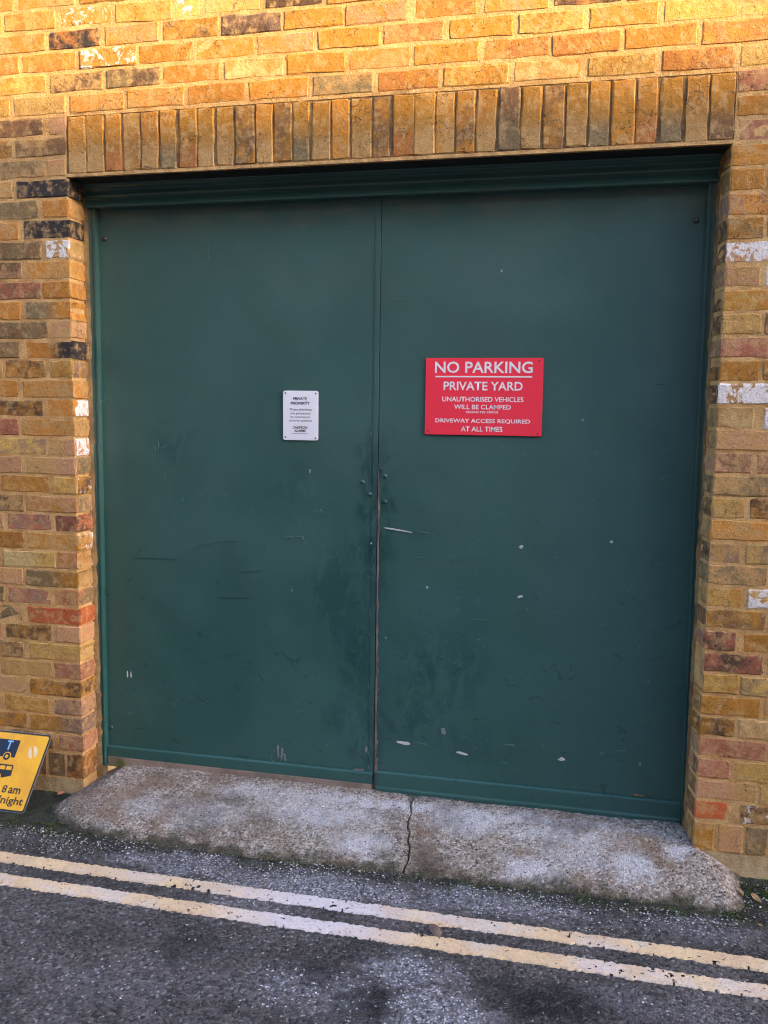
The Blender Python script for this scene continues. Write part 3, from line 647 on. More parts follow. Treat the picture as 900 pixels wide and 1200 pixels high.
# frame head: moulded section run along x
prof = [(.106, 2.331), (.103, 2.333), (.103, 2.337), (.114, 2.363), (.113, 2.366), (.104, 2.3675), (.101, 2.370), (.101, 2.3755), (.104, 2.378), (.113, 2.380), (.114, 2.393), (.110, 2.400), (.100, 2.408), (.092, 2.411), (.088, 2.4199), (.22, 2.4199), (.22, 2.331)]
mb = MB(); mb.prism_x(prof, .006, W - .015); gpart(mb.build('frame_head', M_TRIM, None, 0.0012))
def jamb(xo_b, xo_t, xi_b, xi_t):
    """a post of stepped section; outer/inner x at bottom and top"""
    sgn = 1 if xi_b > xo_b else -1
    mb = MB(); z0, z1 = .07, 2.3305
    for (fo, fi, y0, y1) in ((0.0, .50, .1185, .22), (.50, .72, .1240, .22), (.72, 1.0, .1210, .22)):
        def X(t, b): return (xo_b + (xi_b - xo_b) * t) if b else (xo_t + (xi_t - xo_t) * t)
        V = [(X(fo, 1), y0, z0), (X(fi, 1), y0, z0), (X(fi, 1), y1, z0), (X(fo, 1), y1, z0), (X(fo, 0), y0, z1), (X(fi, 0), y0, z1), (X(fi, 0), y1, z1), (X(fo, 0), y1, z1)]
        mb.add(V, [(0, 3, 2, 1), (4, 5, 6, 7), (0, 1, 5, 4), (1, 2, 6, 5), (2, 3, 7, 6), (3, 0, 4, 7)])
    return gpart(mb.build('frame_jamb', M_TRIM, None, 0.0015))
jl = jamb(.004, .006, .024, .040)
jr = jamb(W - .016, W - .016, 2.323, 2.303)

def leaf(x0b, x0t, x1b, x1t, z0, z1, seed):
    """one plywood-faced leaf, very slightly buckled"""
    us = np.linspace(0, 1, 25); zs = np.linspace(z0, z1, 45)
    U, Z = np.meshgrid(us, zs); t = (Z - z0) / (z1 - z0)
    X = (x0b + (x0t - x0b) * t) * (1 - U) + (x1b + (x1t - x1b) * t) * U
    Y = DY + (fnoise(U * 3 + seed, t * 5, seed, 3) - .5) * .0030 * np.clip(U * (1 - U) * 12, 0, 1)
    V = [tuple(v) for v in np.stack([X.ravel(), Y.ravel(), Z.ravel()], -1)]
    nx, nz = 25, 45
    F = [(j * nx + i, j * nx + i + 1, (j + 1) * nx + i + 1, (j + 1) * nx + i) for j in range(nz - 1) for i in range(nx - 1)]
    rim = list(range(nx)) + [j * nx + nx - 1 for j in range(1, nz)] + [(nz - 1) * nx + i for i in range(nx - 2, -1, -1)] + [j * nx for j in range(nz - 2, 0, -1)]
    a_ = len(V); V += [V[r] for r in rim]; n = len(rim)
    b = len(V); V += [(V[r][0], DY + .045, V[r][2]) for r in rim]
    F += [(a_ + i, b + i, b + (i + 1) % n, a_ + (i + 1) % n) for i in range(n)] + [tuple(b + i for i in range(n - 1, -1, -1))]
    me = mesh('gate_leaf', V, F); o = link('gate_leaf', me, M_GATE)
    me.polygons.foreach_set('use_smooth', [i < (nx - 1) * (nz - 1) for i in range(len(me.polygons))])
    return gpart(o)
SEAM = 1.178
leaf_l = leaf(.018, .034, 1.1725, 1.1785, .098, 2.332, 3)
leaf_r = leaf(1.1772, 1.1806, 2.325, 2.305, .080, 2.332, 8)
# stop strip down the meeting edge of the first leaf
mb = MB()
V = []
for i, z in enumerate(np.linspace(.152, 2.328, 70)):
    t = (z - .1) / 2.2; xr = 1.1725 + .006 * t - .0008; V += [(xr - .0195 + random.gauss(0, .0003), DY - .0012, z), (xr - .0190, DY - .0022, z), (xr - .001, DY - .0022, z), (xr + random.gauss(0, .0006), DY - .0012, z)]
mb.add(V, [(4 * i + j, 4 * i + j + 1, 4 * i + j + 5, 4 * i + j + 4) for i in range(69) for j in range(3)])
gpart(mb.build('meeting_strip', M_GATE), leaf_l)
# bottom rails with a weathered top edge
def rail(x0, x1, z0, z1, par, lip):
    mb = MB(); prof = [(DY - .001, z1 + .003), (DY - .0095, z1 - .001), (DY - .0110, z1 - .004), (DY - .0110, z0 + lip), (DY - .0110 - (.004 if lip else 0), z0 + lip * .7), (DY - .0110 - (.004 if lip else 0), z0), (DY - .001, z0)]
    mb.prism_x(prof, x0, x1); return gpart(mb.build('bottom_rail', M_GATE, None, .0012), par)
rail(.0265, 1.1695, .108, .151, leaf_l, 0)
rail(1.1835, 2.3215, .081, .160, leaf_r, .022)
mb = MB(); mb.box(.027, 1.168, DY - .014, DY + .03, .0655, .1072); s_ = gpart(mb.build('timber_sill', M_WOOD, None, .002))

def domes(pts, par, rad, mat, hole=False):
    for x, z in pts:
        V = []; F = []; n = 12
        rings = [(1.0, 0.0), (1.0, .0015), (.8, .0045), (.45, .0062)]
        for rr, hh in rings:
            V += [(rad * rr * math.cos(2 * math.pi * i / n), -hh, rad * rr * math.sin(2 * math.pi * i / n)) for i in range(n)]
        V.append((0, -.0066, 0))
        for k_ in range(3): F += [(k_ * n + i, k_ * n + (i + 1) % n, (k_ + 1) * n + (i + 1) % n, (k_ + 1) * n + i) for i in range(n)]
        F += [(3 * n + i, 3 * n + (i + 1) % n, 4 * n) for i in range(n)]
        o = link('bolt_head', mesh('bolt_head', V, F), mat, None, True); o.location = (x, DY - .0005, z); gpart(o, par)
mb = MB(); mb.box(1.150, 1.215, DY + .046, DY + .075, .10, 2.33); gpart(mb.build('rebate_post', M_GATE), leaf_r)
domes([(.063, 2.221)], leaf_l, .0105, M_SCREW); domes([(2.272, 2.217)], leaf_r, .0105, M_SCREW)
domes([(.041, .231), (1.118, 1.294), (1.146, 1.249)], leaf_l, .0085, M_GATE)
domes([(1.205, 1.319), (1.206, 1.222)], leaf_r, .0085, M_GATE)
domes([(1.191, 1.345)], leaf_r, .005, M_GATE)

# chips and scratches through the paint: flakes with their own outline
PX = []   # x, z, w, h, tone, leaf
def flakes(lst, par, ydist):
    V = []; F = []; T = []
    for (x, z, w, h, tone, ang) in lst:
        w *= .74; h *= .70 if tone != 'd' else .4; n = random.randint(10, 16); base = len(V); c = {'w': lin(192, 192, 192), 'g': lin(124, 128, 132), 'f': lin(78, 108, 106), 'b': lin(128, 110, 88), 'd': lin(42, 84, 84), 'p': lin(128, 110, 108)}[tone]
        ca, sa = math.cos(ang), math.sin(ang)
        ring = []
        for i in range(n):
            a_ = 2 * math.pi * i / n; r = random.uniform(.45, 1.15) if i % 2 else random.uniform(.75, 1.1)
            dx = w / 2 * math.cos(a_) * r; dz = h / 2 * math.sin(a_) * r
            if w > 4 * h: dx = w / 2 * math.copysign(abs(math.cos(a_)) ** .6, math.cos(a_)) * random.uniform(.85, 1.0)
            if h > 4 * w: dz = h / 2 * math.copysign(abs(math.sin(a_)) ** .6, math.sin(a_)) * random.uniform(.85, 1.0)
            ring.append((x + dx * ca - dz * sa, z + dx * sa + dz * ca))
        V += [(px, ydist, pz) for px, pz in ring] + [(px + (px - x) * .15, ydist + .0012, pz + (pz - z) * .15) for px, pz in ring]
        F.append(tuple(base + i for i in range(n))); F += [(base + i, base + n + i, base + n + (i + 1) % n, base + (i + 1) % n) for i in range(n)]
        T += [c] * (2 * n)
    me = mesh('paint_chips', V, F); vattr(me, 'tint', T); o = link('paint_chips', me, M_CHIP); gpart(o, par); o['kind'] = 'stuff'; return o
CL, CR = CHIPS
def jitter_many(zone, n, tones, smin, smax):
    out = []
    for _ in range(n):
        x = random.uniform(zone[0], zone[1]); z = random.uniform(zone[2], zone[3]); s_ = random.uniform(smin, smax)
        k_ = random.random()
        w, h = (s_, s_ * .7) if k_ < .5 else (s_ * 3.2, s_ * .35) if k_ < .75 else (s_ * .35, s_ * 2.6)
        out.append((x, z, w, h, random.choice(tones), random.gauss(0, .25)))
    return out
yf = DY - .0026
cl = [(x, z, w, h, t, a) for x, z, w, h, t, a in CL] + jitter_many((.1, 1.1, .2, 1.3), 16, 'ffd', .003, .007)
cr = [(x, z, w, h, t, a) for x, z, w, h, t, a in CR] + jitter_many((1.25, 2.25, .2, 1.25), 34, 'fffgd', .003, .007)
for src in (cl, cr):      # flecks knocked off round the bigger chips
    for (x, z, w, h, t, a) in list(src):
        if t in 'wg' and max(w, h) > .006 and random.random() < .7:
            for _ in range(random.randint(2, 6)):
                s_ = random.uniform(.0012, .0034); src.append((x + random.gauss(0, .018), z + random.gauss(0, .009), s_ * random.uniform(.8, 3), s_, random.choice('fgf'), random.gauss(0, .4)))
for i in range(90):   # kicks and knocks along the foot of both leaves
    sd_, x0_, x1_ = random.choice([(cl, .06, 1.14), (cr, 1.22, 2.28), (cr, 1.22, 1.8)]); s_ = random.uniform(.001, .0032)
    sd_.append((random.uniform(x0_, x1_), .165 + abs(random.gauss(0, .10)), s_ * random.uniform(.7, 4), s_, random.choice('ffgf'), random.gauss(0, .2)))
for i in range(26):   # worn paint along the seam
    cr.append((SEAM + random.uniform(.006, .012), random.uniform(.12, 1.2), random.uniform(.002, .005), random.uniform(.006, .03), random.choice('gpf'), 0))
    cl.append((SEAM - random.uniform(.024, .030), random.uniform(.15, 1.6), random.uniform(.0015, .004), random.uniform(.005, .03), random.choice('gff'), 0))
for i in range(40):   # rubbed top edges of the bottom rails
    x_ = random.uniform(.04, 1.15); cl.append((x_, .1515, random.uniform(.02, .09), random.uniform(.0015, .003), random.choice('ffg'), 0))
    x_ = random.uniform(1.2, 2.3); cr.append((x_, .1605, random.uniform(.02, .09), random.uniform(.0015, .003), random.choice('ffg'), 0))
flakes(cl, leaf_l, yf); flakes(cr, leaf_r, yf)
# bare edge of the second leaf, rubbed back to wood and primer
V = []; zs = np.linspace(.085, 1.36, 150)
for z in zs:
    w_ = max(.0012, (.0062 if z < 1.2 else .0062 * (1.36 - z) / .16) * (0.55 + .9 * float(vnoise(np.array([z * 40]), np.array([0.3]), 4)[0])) + (.004 if z < .2 else 0))
    x_ = 1.1770 + .0035 * (z - .08) / 2.25 - .0012; V += [(x_, DY - .0008, z), (x_ + .0006, DY - .0033, z), (x_ + w_, DY - .0033, z), (x_ + w_ + .001, DY - .0006, z)]
me = mesh('bare_edge', V, [(4 * i + j, 4 * i + j + 1, 4 * i + j + 5, 4 * i + j + 4) for i in range(149) for j in range(3)])
o = link('bare_edge', me, m_plain('worn_primer', lin(126, 108, 106), .85, .7, 110, bump=.002)); gpart(o, leaf_r)

# ---------------------------------------------------------------- signs
def text_mesh(txt, x0, x1, z0, z1, y, mat, par, name='lettering', shear=0.0, bold=0.0, extrude=.0004, space=1.0, plane=None):
    cu = bpy.data.curves.new('text', 'FONT'); cu.body = txt; cu.size = 1; cu.extrude = 0.0; cu.offset = bold; cu.shear = shear; cu.space_character = space; cu.resolution_u = 3
    ob = bpy.data.objects.new('text', cu); COL.objects.link(ob)
    dg = bpy.context.evaluated_depsgraph_get(); me = bpy.data.meshes.new_from_object(ob.evaluated_get(dg)); bpy.data.objects.remove(ob); bpy.data.curves.remove(cu)
    n = len(me.vertices); co = np.empty(n * 3); me.vertices.foreach_get('co', co); co = co.reshape(-1, 3)
    lo = co.min(0); hi = co.max(0)
    u = x0 + (co[:, 0] - lo[0]) / (hi[0] - lo[0]) * (x1 - x0); v = z0 + (co[:, 1] - lo[1]) / (hi[1] - lo[1]) * (z1 - z0)
    if plane is None: new = np.stack([u, np.full(n, y), v], -1)
    else: new = np.array([tuple(plane(a_, b_, y)) for a_, b_ in zip(u, v)])
    me.vertices.foreach_set('co', new.ravel()); me.update(); me.name = name
    o = link(name, me, mat)
    return gpart(o, par)

def plate(name, x0, x1, z0, z1, y, th, rad, mat, par):
    bm = bmesh.new(); V = []
    for cx, cz, a0 in ((x1 - rad, z1 - rad, 0), (x0 + rad, z1 - rad, 90), (x0 + rad, z0 + rad, 180), (x1 - rad, z0 + rad, 270)):
        for i in range(5): a_ = R(a0 + i * 22.5); V.append((cx + rad * math.cos(a_), cz + rad * math.sin(a_)))
    m = MB(); n = len(V)
    m.add([(x, y, z) for x, z in V] + [(x, y + th, z) for x, z in V], [tuple(range(n)), tuple(range(2 * n - 1, n - 1, -1))] + [(i, n + i, n + (i + 1) % n, (i + 1) % n) for i in range(n)])
    return gpart(m.build(name, mat, None, .0008, segs=1), par)

rs = empty('no_parking_sign', (1.5665, DY, 1.479)); tag(rs, 'red no parking sign with white capitals screwed to the right gate leaf', 'sign')
YS = DY - .0062
plate('plate', 1.354, 1.7795, 1.479, 1.7575, YS, .004, .003, M_RED, rs)
def rline(txt, xa, xb, ya, yb, bold=.012, space=1.0):
    sx = .4255 / 791.; sz = .2785 / 521.
    cx_ = 20 * ((ya + yb) / 2 - 60) / 520
    text_mesh(txt, 1.354 + (xa + cx_ - 65) * sx, 1.354 + (xb + cx_ - 65) * sx, 1.7575 - (yb - 60) * sz, 1.7575 - (ya - 60) * sz, YS - .0004, M_WLET, rs, bold=bold, space=space)
rline('NO PARKING', 126, 784, 84, 161, .016); rline('PRIVATE YARD', 183, 716, 219, 277, .016); rline('UNAUTHORISED VEHICLES', 172, 721, 321, 354); rline('WILL BE CLAMPED', 252, 636, 374, 405)
rline('RELEASE FEE £200.00', 333, 550, 417, 431); rline('DRIVEWAY ACCESS REQUIRED', 121, 763, 470, 502); rline('AT ALL TIMES', 297, 578, 522, 556)
mb = MB(); mb.box(1.354 + 68 * .000538, 1.354 + 718 * .000538, YS - .0006, YS - .0001, 1.7575 - 130 * .0005345, 1.7575 - 121 * .0005345); gpart(mb.build('underline', M_WLET), rs)
def screws(pts, y, rad, par, mat=M_SCREW):
    for x, z in pts:
        n = 10; V = [(rad * math.cos(2 * math.pi * i / n), 0, rad * math.sin(2 * math.pi * i / n)) for i in range(n)] + [(.7 * rad * math.cos(2 * math.pi * i / n), -.0016, .7 * rad * math.sin(2 * math.pi * i / n)) for i in range(n)]
        F = [(i, (i + 1) % n, n + (i + 1) % n, n + i) for i in range(n)] + [tuple(range(n, 2 * n))]
        o = link('screw', mesh('screw', V, F), mat); o.location = (x, y, z); gpart(o, par)
screws([(1.7645, 1.747), (1.366, 1.492), (1.7655, 1.488)], YS - .0002, .0034, rs)

ws = empty('private_property_notice', (.872, DY, 1.448)); tag(ws, 'small white private property notice with black print on the left gate leaf', 'sign')
YW = DY - .0052
plate('plate', .802, .9425, 1.4475, 1.635, YW, .003, .008, M_WHITE, ws)
def wline(txt, xa, xb, ya, yb, bold=.0, shear=0):
    sx = .1405 / 795.; sz = .1875 / 1110.
    text_mesh(txt, .802 + (xa - 40) * sx, .802 + (xb - 40) * sx, 1.635 - (yb - 40) * sz, 1.635 - (ya - 40) * sz, YW - .0004, M_INK, ws, bold=bold, shear=shear)
wline('PRIVATE', 275, 585, 185, 248, .03); wline('PROPERTY', 218, 648, 288, 350, .03); wline('These premises', 185, 692, 430, 497); wline('are protected', 213, 658, 517, 583); wline('by monitored', 215, 642, 600, 662); wline('security systems', 178, 692, 682, 745)
wline('CHEVRON', 268, 600, 832, 894, .02, .3); wline('ALARMS', 295, 562, 906, 964, .03, .3)
mb = MB(); xx = 245
while xx < 620:
    w_ = random.uniform(8, 22); mb.box(.802 + (xx - 40) * .0001767, .802 + (xx + w_ - 40) * .0001767, YW - .0005, YW - .0001, 1.635 - 966 * .0001689, 1.635 - 956 * .0001689); xx += w_ + random.uniform(5, 9)
gpart(mb.build('small_print', M_INK), ws)
screws([(.8125, 1.626), (.9325, 1.6255), (.8115, 1.4585), (.9325, 1.4565)], YW - .0002, .0032, ws)

# yellow waiting sign leaning on the brick pier
ys = empty('waiting_times_sign', (-.34, -.215, 0)); tag(ys, 'yellow waiting times sign with lorry and bus pictograms leaning on the left brick pier', 'sign')
LT = Vector((0, .195, .231)).normalized(); LN = Vector((0, -LT.z, LT.y)); P0 = Vector((0, -.215, .0075))
def yp(s_, t_, d): return P0 + Vector((s_, 0, 0)) + LT * t_ + LN * d
def yplate(name, s0, s1, t0, t1, d0, d1, rad, mat, par=ys):
    V = []
    for cx, cz, a0 in ((s1 - rad, t1 - rad, 0), (s0 + rad, t1 - rad, 90), (s0 + rad, t0 + rad, 180), (s1 - rad, t0 + rad, 270)):
        for i in range(6): a_ = R(a0 + i * 18); V.append((cx + rad * math.cos(a_), cz + rad * math.sin(a_)))
    return yshape(name, V, d0, d1, mat, par)
def yshape(name, V, d0, d1, mat, par=ys):
    m = MB(); n = len(V)
    m.add([yp(a_, b_, d1) for a_, b_ in V] + [yp(a_, b_, d0) for a_, b_ in V], [tuple(range(n)), tuple(range(2 * n - 1, n - 1, -1))] + [(i, n + i, n + (i + 1) % n, (i + 1) % n) for i in range(n)])
    return gpart(m.build(name, mat), par)
SX0, SX1 = -.565, -.1265
yplate('plate', SX0, SX1, -.0085, .3055, -.003, 0, .012, M_STEEL)
yplate('border', SX0 + .0015, SX1 - .0015, -.007, .304, .0002, .0006, .011, M_INK)
yplate('face', SX0 + .0075, SX1 - .0080, -.0005, .2975, .0008, .0012, .008, M_YEL)
D0, D1 = .0014, .0018
lor = yshape('lorry', [(-.2535, .1995), (-.2545, .2705), (-.405, .2705), (-.405, .248), (-.452, .248), (-.475, .222), (-.478, .1995)], D0, D1, M_NAVY)
def ring(cx, cz, r, par, mat, d0, d1): return yshape('wheel', [(cx + r * math.cos(2 * math.pi * i / 20), cz + r * math.sin(2 * math.pi * i / 20)) for i in range(20)], d0, d1, mat, par)
for cx in (-.2895, -.435):
    ring(cx, .2015, .0185, lor, M_YEL, D1 + .0002, D1 + .0004); ring(cx, .2015, .0150, lor, M_INK, D1 + .0006, D1 + .0009); ring(cx, .2015, .0072, lor, M_YEL, D1 + .0011, D1 + .0014)
text_mesh('T', -.3085, -.2835, .2285, .2665, D1 + .0004, M_BLUE, ys, bold=.02, plane=yp)
bus = yshape('bus', [(-.2395, .128), (-.2435, .1665), (-.248, .1705), (-.43, .1705), (-.436, .165), (-.436, .122), (-.425, .117), (-.275, .117)], D0, D1, M_INK)
for s0, s1 in ((-.272, -.2465), (-.3005, -.276), (-.329, -.3045), (-.3575, -.333), (-.386, -.3615), (-.4145, -.390)):
    yshape('window', [(s1 - .0005, .149), (s1 - .0025, .1645), (s0, .1645), (s0, .149)], D1 + .0002, D1 + .0005, M_YEL, bus)
for cx in (-.298, -.405): ring(cx, .118, .0165, bus, M_YEL, D1 + .0002, D1 + .0004); ring(cx, .118, .0130, bus, M_INK, D1 + .0006, D1 + .0009); ring(cx, .118, .006, bus, M_YEL, D1 + .0011, D1 + .0014)
text_mesh('8', -.2545, -.2345, .0605, .0905, D1, M_INK, ys, bold=.015, plane=yp); text_mesh('am', -.226, -.1735, .0605, .0835, D1, M_INK, ys, bold=.015, plane=yp)
text_mesh("M'night", -.290, -.1455, .0105, .0510, D1, M_INK, ys, bold=.015, plane=yp)
for sg, off in ((-1, -.0045), (1, .0045)):    # two pale halves of a peeled sticker
    V = []
    for i in range(11):
        a_ = R(-90 + i * 18) if sg > 0 else R(90 + i * 18)
        V.append((.016 * math.cos(a_), .0245 * math.sin(a_)))
    ca, sa = math.cos(R(24)), math.sin(R(24))
    yshape('sticker_half', [(-.183 + (x + off) * ca - z * sa, .2285 + (x + off) * sa + z * ca) for x, z in V], D0, D0 + .0003, M_STICK)

# ---------------------------------------------------------------- ground
fx = np.arange(-.75, 3.0, .006); fy = np.arange(-1.45, .12, .006)
gx = np.concatenate([[-600, -150, -40, -12, -5, -2.5, -1.4], fx, [3.6, 5, 9, 20, 60, 200, 600]]); gy = np.concatenate([[-600, -150, -40, -12, -6, -3.5, -2.2], fy, [.2, .6, 2, 8, 40, 200, 600]])
def road_z(X, Y):
    inn = (np.abs(X - 1.1) < 1.95) & (Y > -1.5) & (Y < .15)
    n = (fnoise(X * 95, Y * 95, 5, 2) - .5) * .0042 + (fnoise(X * 14, Y * 14, 8, 3) - .5) * .005
    return np.where(inn, n - .0012, 0)
me = grid_mesh('road', gx, gy, road_z); road = link('road', me, M_ASPHALT, None, True); tag(road, kind='structure')

def ramp_prof(y): return np.where(y > .10, .0845, np.where(y > -.10, .050 + (y + .10) * .1725, .050 + (y + .10) * .205))
POLY = [(-.04, .16), (-.035, .0), (-.055, -.10), (-.058, -.135), (-.02, -.19), (.05, -.255), (.30, -.312), (.64, -.326), (1.4, -.300), (2.03, -.283), (2.40, -.281), (2.468, -.272), (2.490, -.225), (2.500, -.10), (2.505, .0), (2.50, .16)]
def poly_dist(X, Y):
    d = np.full(X.shape, 9.0); ins = np.zeros(X.shape, bool)
    for (ax, ay), (bx, by) in zip(POLY, POLY[1:] + POLY[:1]):
        if ay > .15 and by > .15: 
            pass
        else:
            t = np.clip(((X - ax) * (bx - ax) + (Y - ay) * (by - ay)) / ((bx - ax) ** 2 + (by - ay) ** 2), 0, 1)
            d = np.minimum(d, np.hypot(X - ax - t * (bx - ax), Y - ay - t * (by - ay)))
        c = ((ay > Y) != (by > Y)) & (X < (bx - ax) * (Y - ay) / ((by - ay) if by != ay else 1e-9) + ax); ins ^= c
    return np.where(ins, d, -d)
CRX = [(.16, 1.335), (.085, 1.335), (.05, 1.342), (.01, 1.352), (-.03, 1.350), (-.07, 1.353), (-.10, 1.368), (-.14, 1.369), (-.18, 1.384), (-.22, 1.388), (-.26, 1.389), (-.31, 1.381)]
def ramp_z(X, Y):
    d = poly_dist(X, Y) + (fnoise(X * 26, Y * 26, 21, 5) - .5) * .034
    h = ramp_prof(Y) + (fnoise(X * 7, Y * 7, 31, 3) - .5) * .012
    lip = np.where(d > 0, .012 * np.sqrt(np.clip(d / .02, 0, 1)) + np.clip(d - .02, 0, 1) * (.50), d * 1.2)
    k_ = .010; e = np.clip(.5 + .5 * (h - lip) / k_, 0, 1); z = h * (1 - e) + lip * e - k_ * e * (1 - e)
    z = z + (fnoise(X * 120, Y * 120, 41, 2) - .5) * .0045 + (fnoise(X * 45, Y * 45, 43, 2) - .5) * .004
    cx_ = np.interp(-Y, [-p for p, _ in CRX], [q_ for _, q_ in CRX]) + (fnoise(Y * 60, Y * 0 + .5, 51, 3) - .5) * .008
    wdt = .0018 + .0018 * vnoise(Y * 35, Y * 0 + 2, 61) + np.where(Y > .07, (Y - .07) * .25, 0)
    z = z - .022 * np.clip(1.25 - np.abs(X - cx_) / wdt, 0, 1)
    return np.where(d < -.02, -.04, z)
rx = np.unique(np.round(np.concatenate([np.arange(-.09, 1.31, .005), np.arange(1.31, 1.42, .0012), np.arange(1.42, 2.53, .005)]), 5)); ry = np.arange(-.36, .165, .0048)
me = grid_mesh('concrete_ramp', rx, ry, ramp_z); ramp = link('concrete_ramp', me, M_CONC, None, True)
tag(ramp, 'cracked grey concrete ramp sloping from the green gates to the road', 'ramp', kind='structure')

def marking(yc_f, wid, seed):
    xs = np.arange(-3.3, 5.8, .005); vs_ = np.array([0, .06, .13, .2, .27, .34, .41, .48, .55, .62, .69, .76, .83, .9, .95, 1])
    X, T_ = np.meshgrid(xs, vs_)
    rag = lambda sd: (fnoise(xs * 38, xs * 0 + .5, sd, 3) - .5) * .009 + (vnoise(xs * 150, xs * 0 + .5, sd + 3) - .5) * .011
    y0 = yc_f(xs) - wid / 2 + rag(seed); y1 = yc_f(xs) + wid / 2 + rag(seed + 11)
    Y = y0[None, :] * (1 - T_) + y1[None, :] * T_
    Z = np.where((T_ == 0) | (T_ == 1), -.002, .0040 + (fnoise(X * 60, Y * 60, seed, 2) - .5) * .0022)
    V = np.stack([X.ravel(), Y.ravel(), Z.ravel()], -1); nx = len(xs)
    F = [(j * nx + i, j * nx + i + 1, (j + 1) * nx + i + 1, (j + 1) * nx + i) for j in range(15) for i in range(nx - 1)]
    hole = fnoise(X * 75, Y * 75, seed + 2, 3) + .16 * (fnoise(X * 5, Y * 5, seed + 7, 2) - .5) + .14 * np.abs(T_ - .5) ** 2
    F = [f for f in F if hole.ravel()[f[0]] < .78]
    o = link('road_marking', mesh('road_marking', V, F), M_LINE, None, True); tag(o, kind='structure'); return o
marking(lambda x: -.534 - .003 * np.sin(x * 2.2) - .006 * (x - 1.2), .060, 71)
marking(lambda x: -.659 - .004 * np.sin(x * 2.0 + .5) - .007 * (x - 1.2), .062, 83)

# loose grit along the foot of the ramp and over the road
def grit(n, name):
    V = []; F = []; T = []
    for _ in range(n):
        k_ = random.random()
        if k_ < .62: x = random.uniform(-.25, 2.45); y = -.305 - abs(random.gauss(0, .075)); 
        elif k_ < .74: x = random.uniform(.05, .95); y = random.uniform(-.47, -.31)
        elif k_ < .8: x = random.uniform(2.40, 2.62); y = random.uniform(-.32, -.06)
        else: x = random.uniform(-.3, 2.7); y = random.uniform(-1.3, -.3)
        if -.565 < y < -.5 or -.695 < y < -.625:
            if random.random() < .85: continue
        dens = float(vnoise(np.array([x * 9.]), np.array([y * 9.]), 3)[0])
        if random.random() > dens * 1.5: continue
        r = random.choice([.0016, .002, .0026, .0032, .0044]) * random.uniform(.8, 1.25)
        g_ = random.choice([.06, .10, .16, .25, .38, .55]); c = (g_, g_ * random.uniform(.92, .98), g_ * random.uniform(.9, 1.05))
        b = len(V); a_ = random.uniform(0, 6.28); q_ = random.uniform(.5, .9)
        pts = [(1, 0, 0), (0, q_, 0), (-1, 0, .1), (0, -q_, 0), (.1, .1, .6), (0, 0, -.6)]
        for p in pts:
            jx, jy, jz = [random.uniform(.75, 1.25) for _ in range(3)]
            px = p[0] * jx * math.cos(a_) - p[1] * jy * math.sin(a_); py = p[0] * jx * math.sin(a_) + p[1] * jy * math.cos(a_)
            V.append((x + px * r, y + py * r, .0010 + r * .35 + p[2] * jz * r)); T.append(c)
        F += [(b + i, b + (i + 1) % 4, b + 4) for i in range(4)] + [(b + (i + 1) % 4, b + i, b + 5) for i in range(4)]
    me = mesh(name, V, F); vattr(me, 'tint', T); o = link(name, me, M_GRIT); tag(o, 'pale loose grit scattered along the foot of the concrete ramp', 'grit', kind='stuff')
grit(5200, 'grit')

def moss():
    V = []; F = []; T = []
    def tuft(x, y, z, s_, c):
        for _ in range(7):
            a_ = random.uniform(0, 6.28); l_ = s_ * random.uniform(.6, 1.3); w_ = s_ * .22; dx, dy = math.cos(a_), math.sin(a_); b = len(V)
            V.extend([(x - dy * w_, y + dx * w_, z), (x + dy * w_, y - dx * w_, z), (x + dx * l_ * .7, y + dy * l_ * .7, z + l_ * .75)]); F.append((b, b + 1, b + 2))
            k_ = random.uniform(.6, 1.5); T.extend([tuple(v * k_ for v in c)] * 3)
    zones = [((-.45, .08), (-.345, -.215), 900), ((2.44, 2.66), (-.23, -.045), 1100), ((-.1, 2.45), (-.335, -.295), 650), ((2.30, 2.48), (-.31, -.27), 160), ((-.2, .5), (-.48, -.34), 260)]
    for (xa, xb), (ya, yb), n in zones:
        for _ in range(n):
            x = random.uniform(xa, xb); y = random.uniform(ya, yb)
            if float(fnoise(np.array([x * 16.]), np.array([y * 16.]), 13, 3)[0]) < .47: continue
            g_ = random.random(); c = (.030 + .03 * g_, .050 + .045 * g_, .012)
            if random.random() < .25: c = (.03, .028, .016)
            tuft(x, y, -.0005, random.uniform(.003, .0075), c)
    me = mesh('moss', V, F); vattr(me, 'tint', T); o = link('moss', me, M_MOSS); tag(o, 'dark green moss in the gutter at the ends of the concrete ramp', 'moss', kind='stuff')
moss()

# grass tuft growing at the foot of the left leaf
V = []; F = []; T = []
for _ in range(46):
    x = random.gauss(0, .016); y = random.gauss(0, .004); a_ = random.gauss(0, .75); l_ = random.uniform(.022, .062); fwd = random.uniform(-.5, -.05); w_ = random.uniform(.0009, .0016); b = len(V)
    g_ = random.random(); c = (.14 + .10 * g_, .24 + .12 * g_, .035)
    if random.random() < .2: c = (.30, .26, .10)
    for i in range(4):
        t = i / 3; px = x + math.sin(a_) * l_ * t * (.5 + .6 * t); py = y + fwd * l_ * t * t; pz = l_ * t * (1 - .35 * t * abs(math.sin(a_))); ww = w_ * (1 - t * .92)
        V += [(px - ww, py, pz), (px + ww, py - .0003, pz)]; T += [c, c]
    F += [(b + 2 * i, b + 2 * i + 1, b + 2 * i + 3, b + 2 * i + 2) for i in range(3)]
me = mesh('grass_tuft', V, F); vattr(me, 'tint', T); o = link('grass_tuft', me, M_GRASS); o.location = (.104, .112, .084); tag(o, 'small green grass tuft growing under the left gate leaf', 'grass tuft')

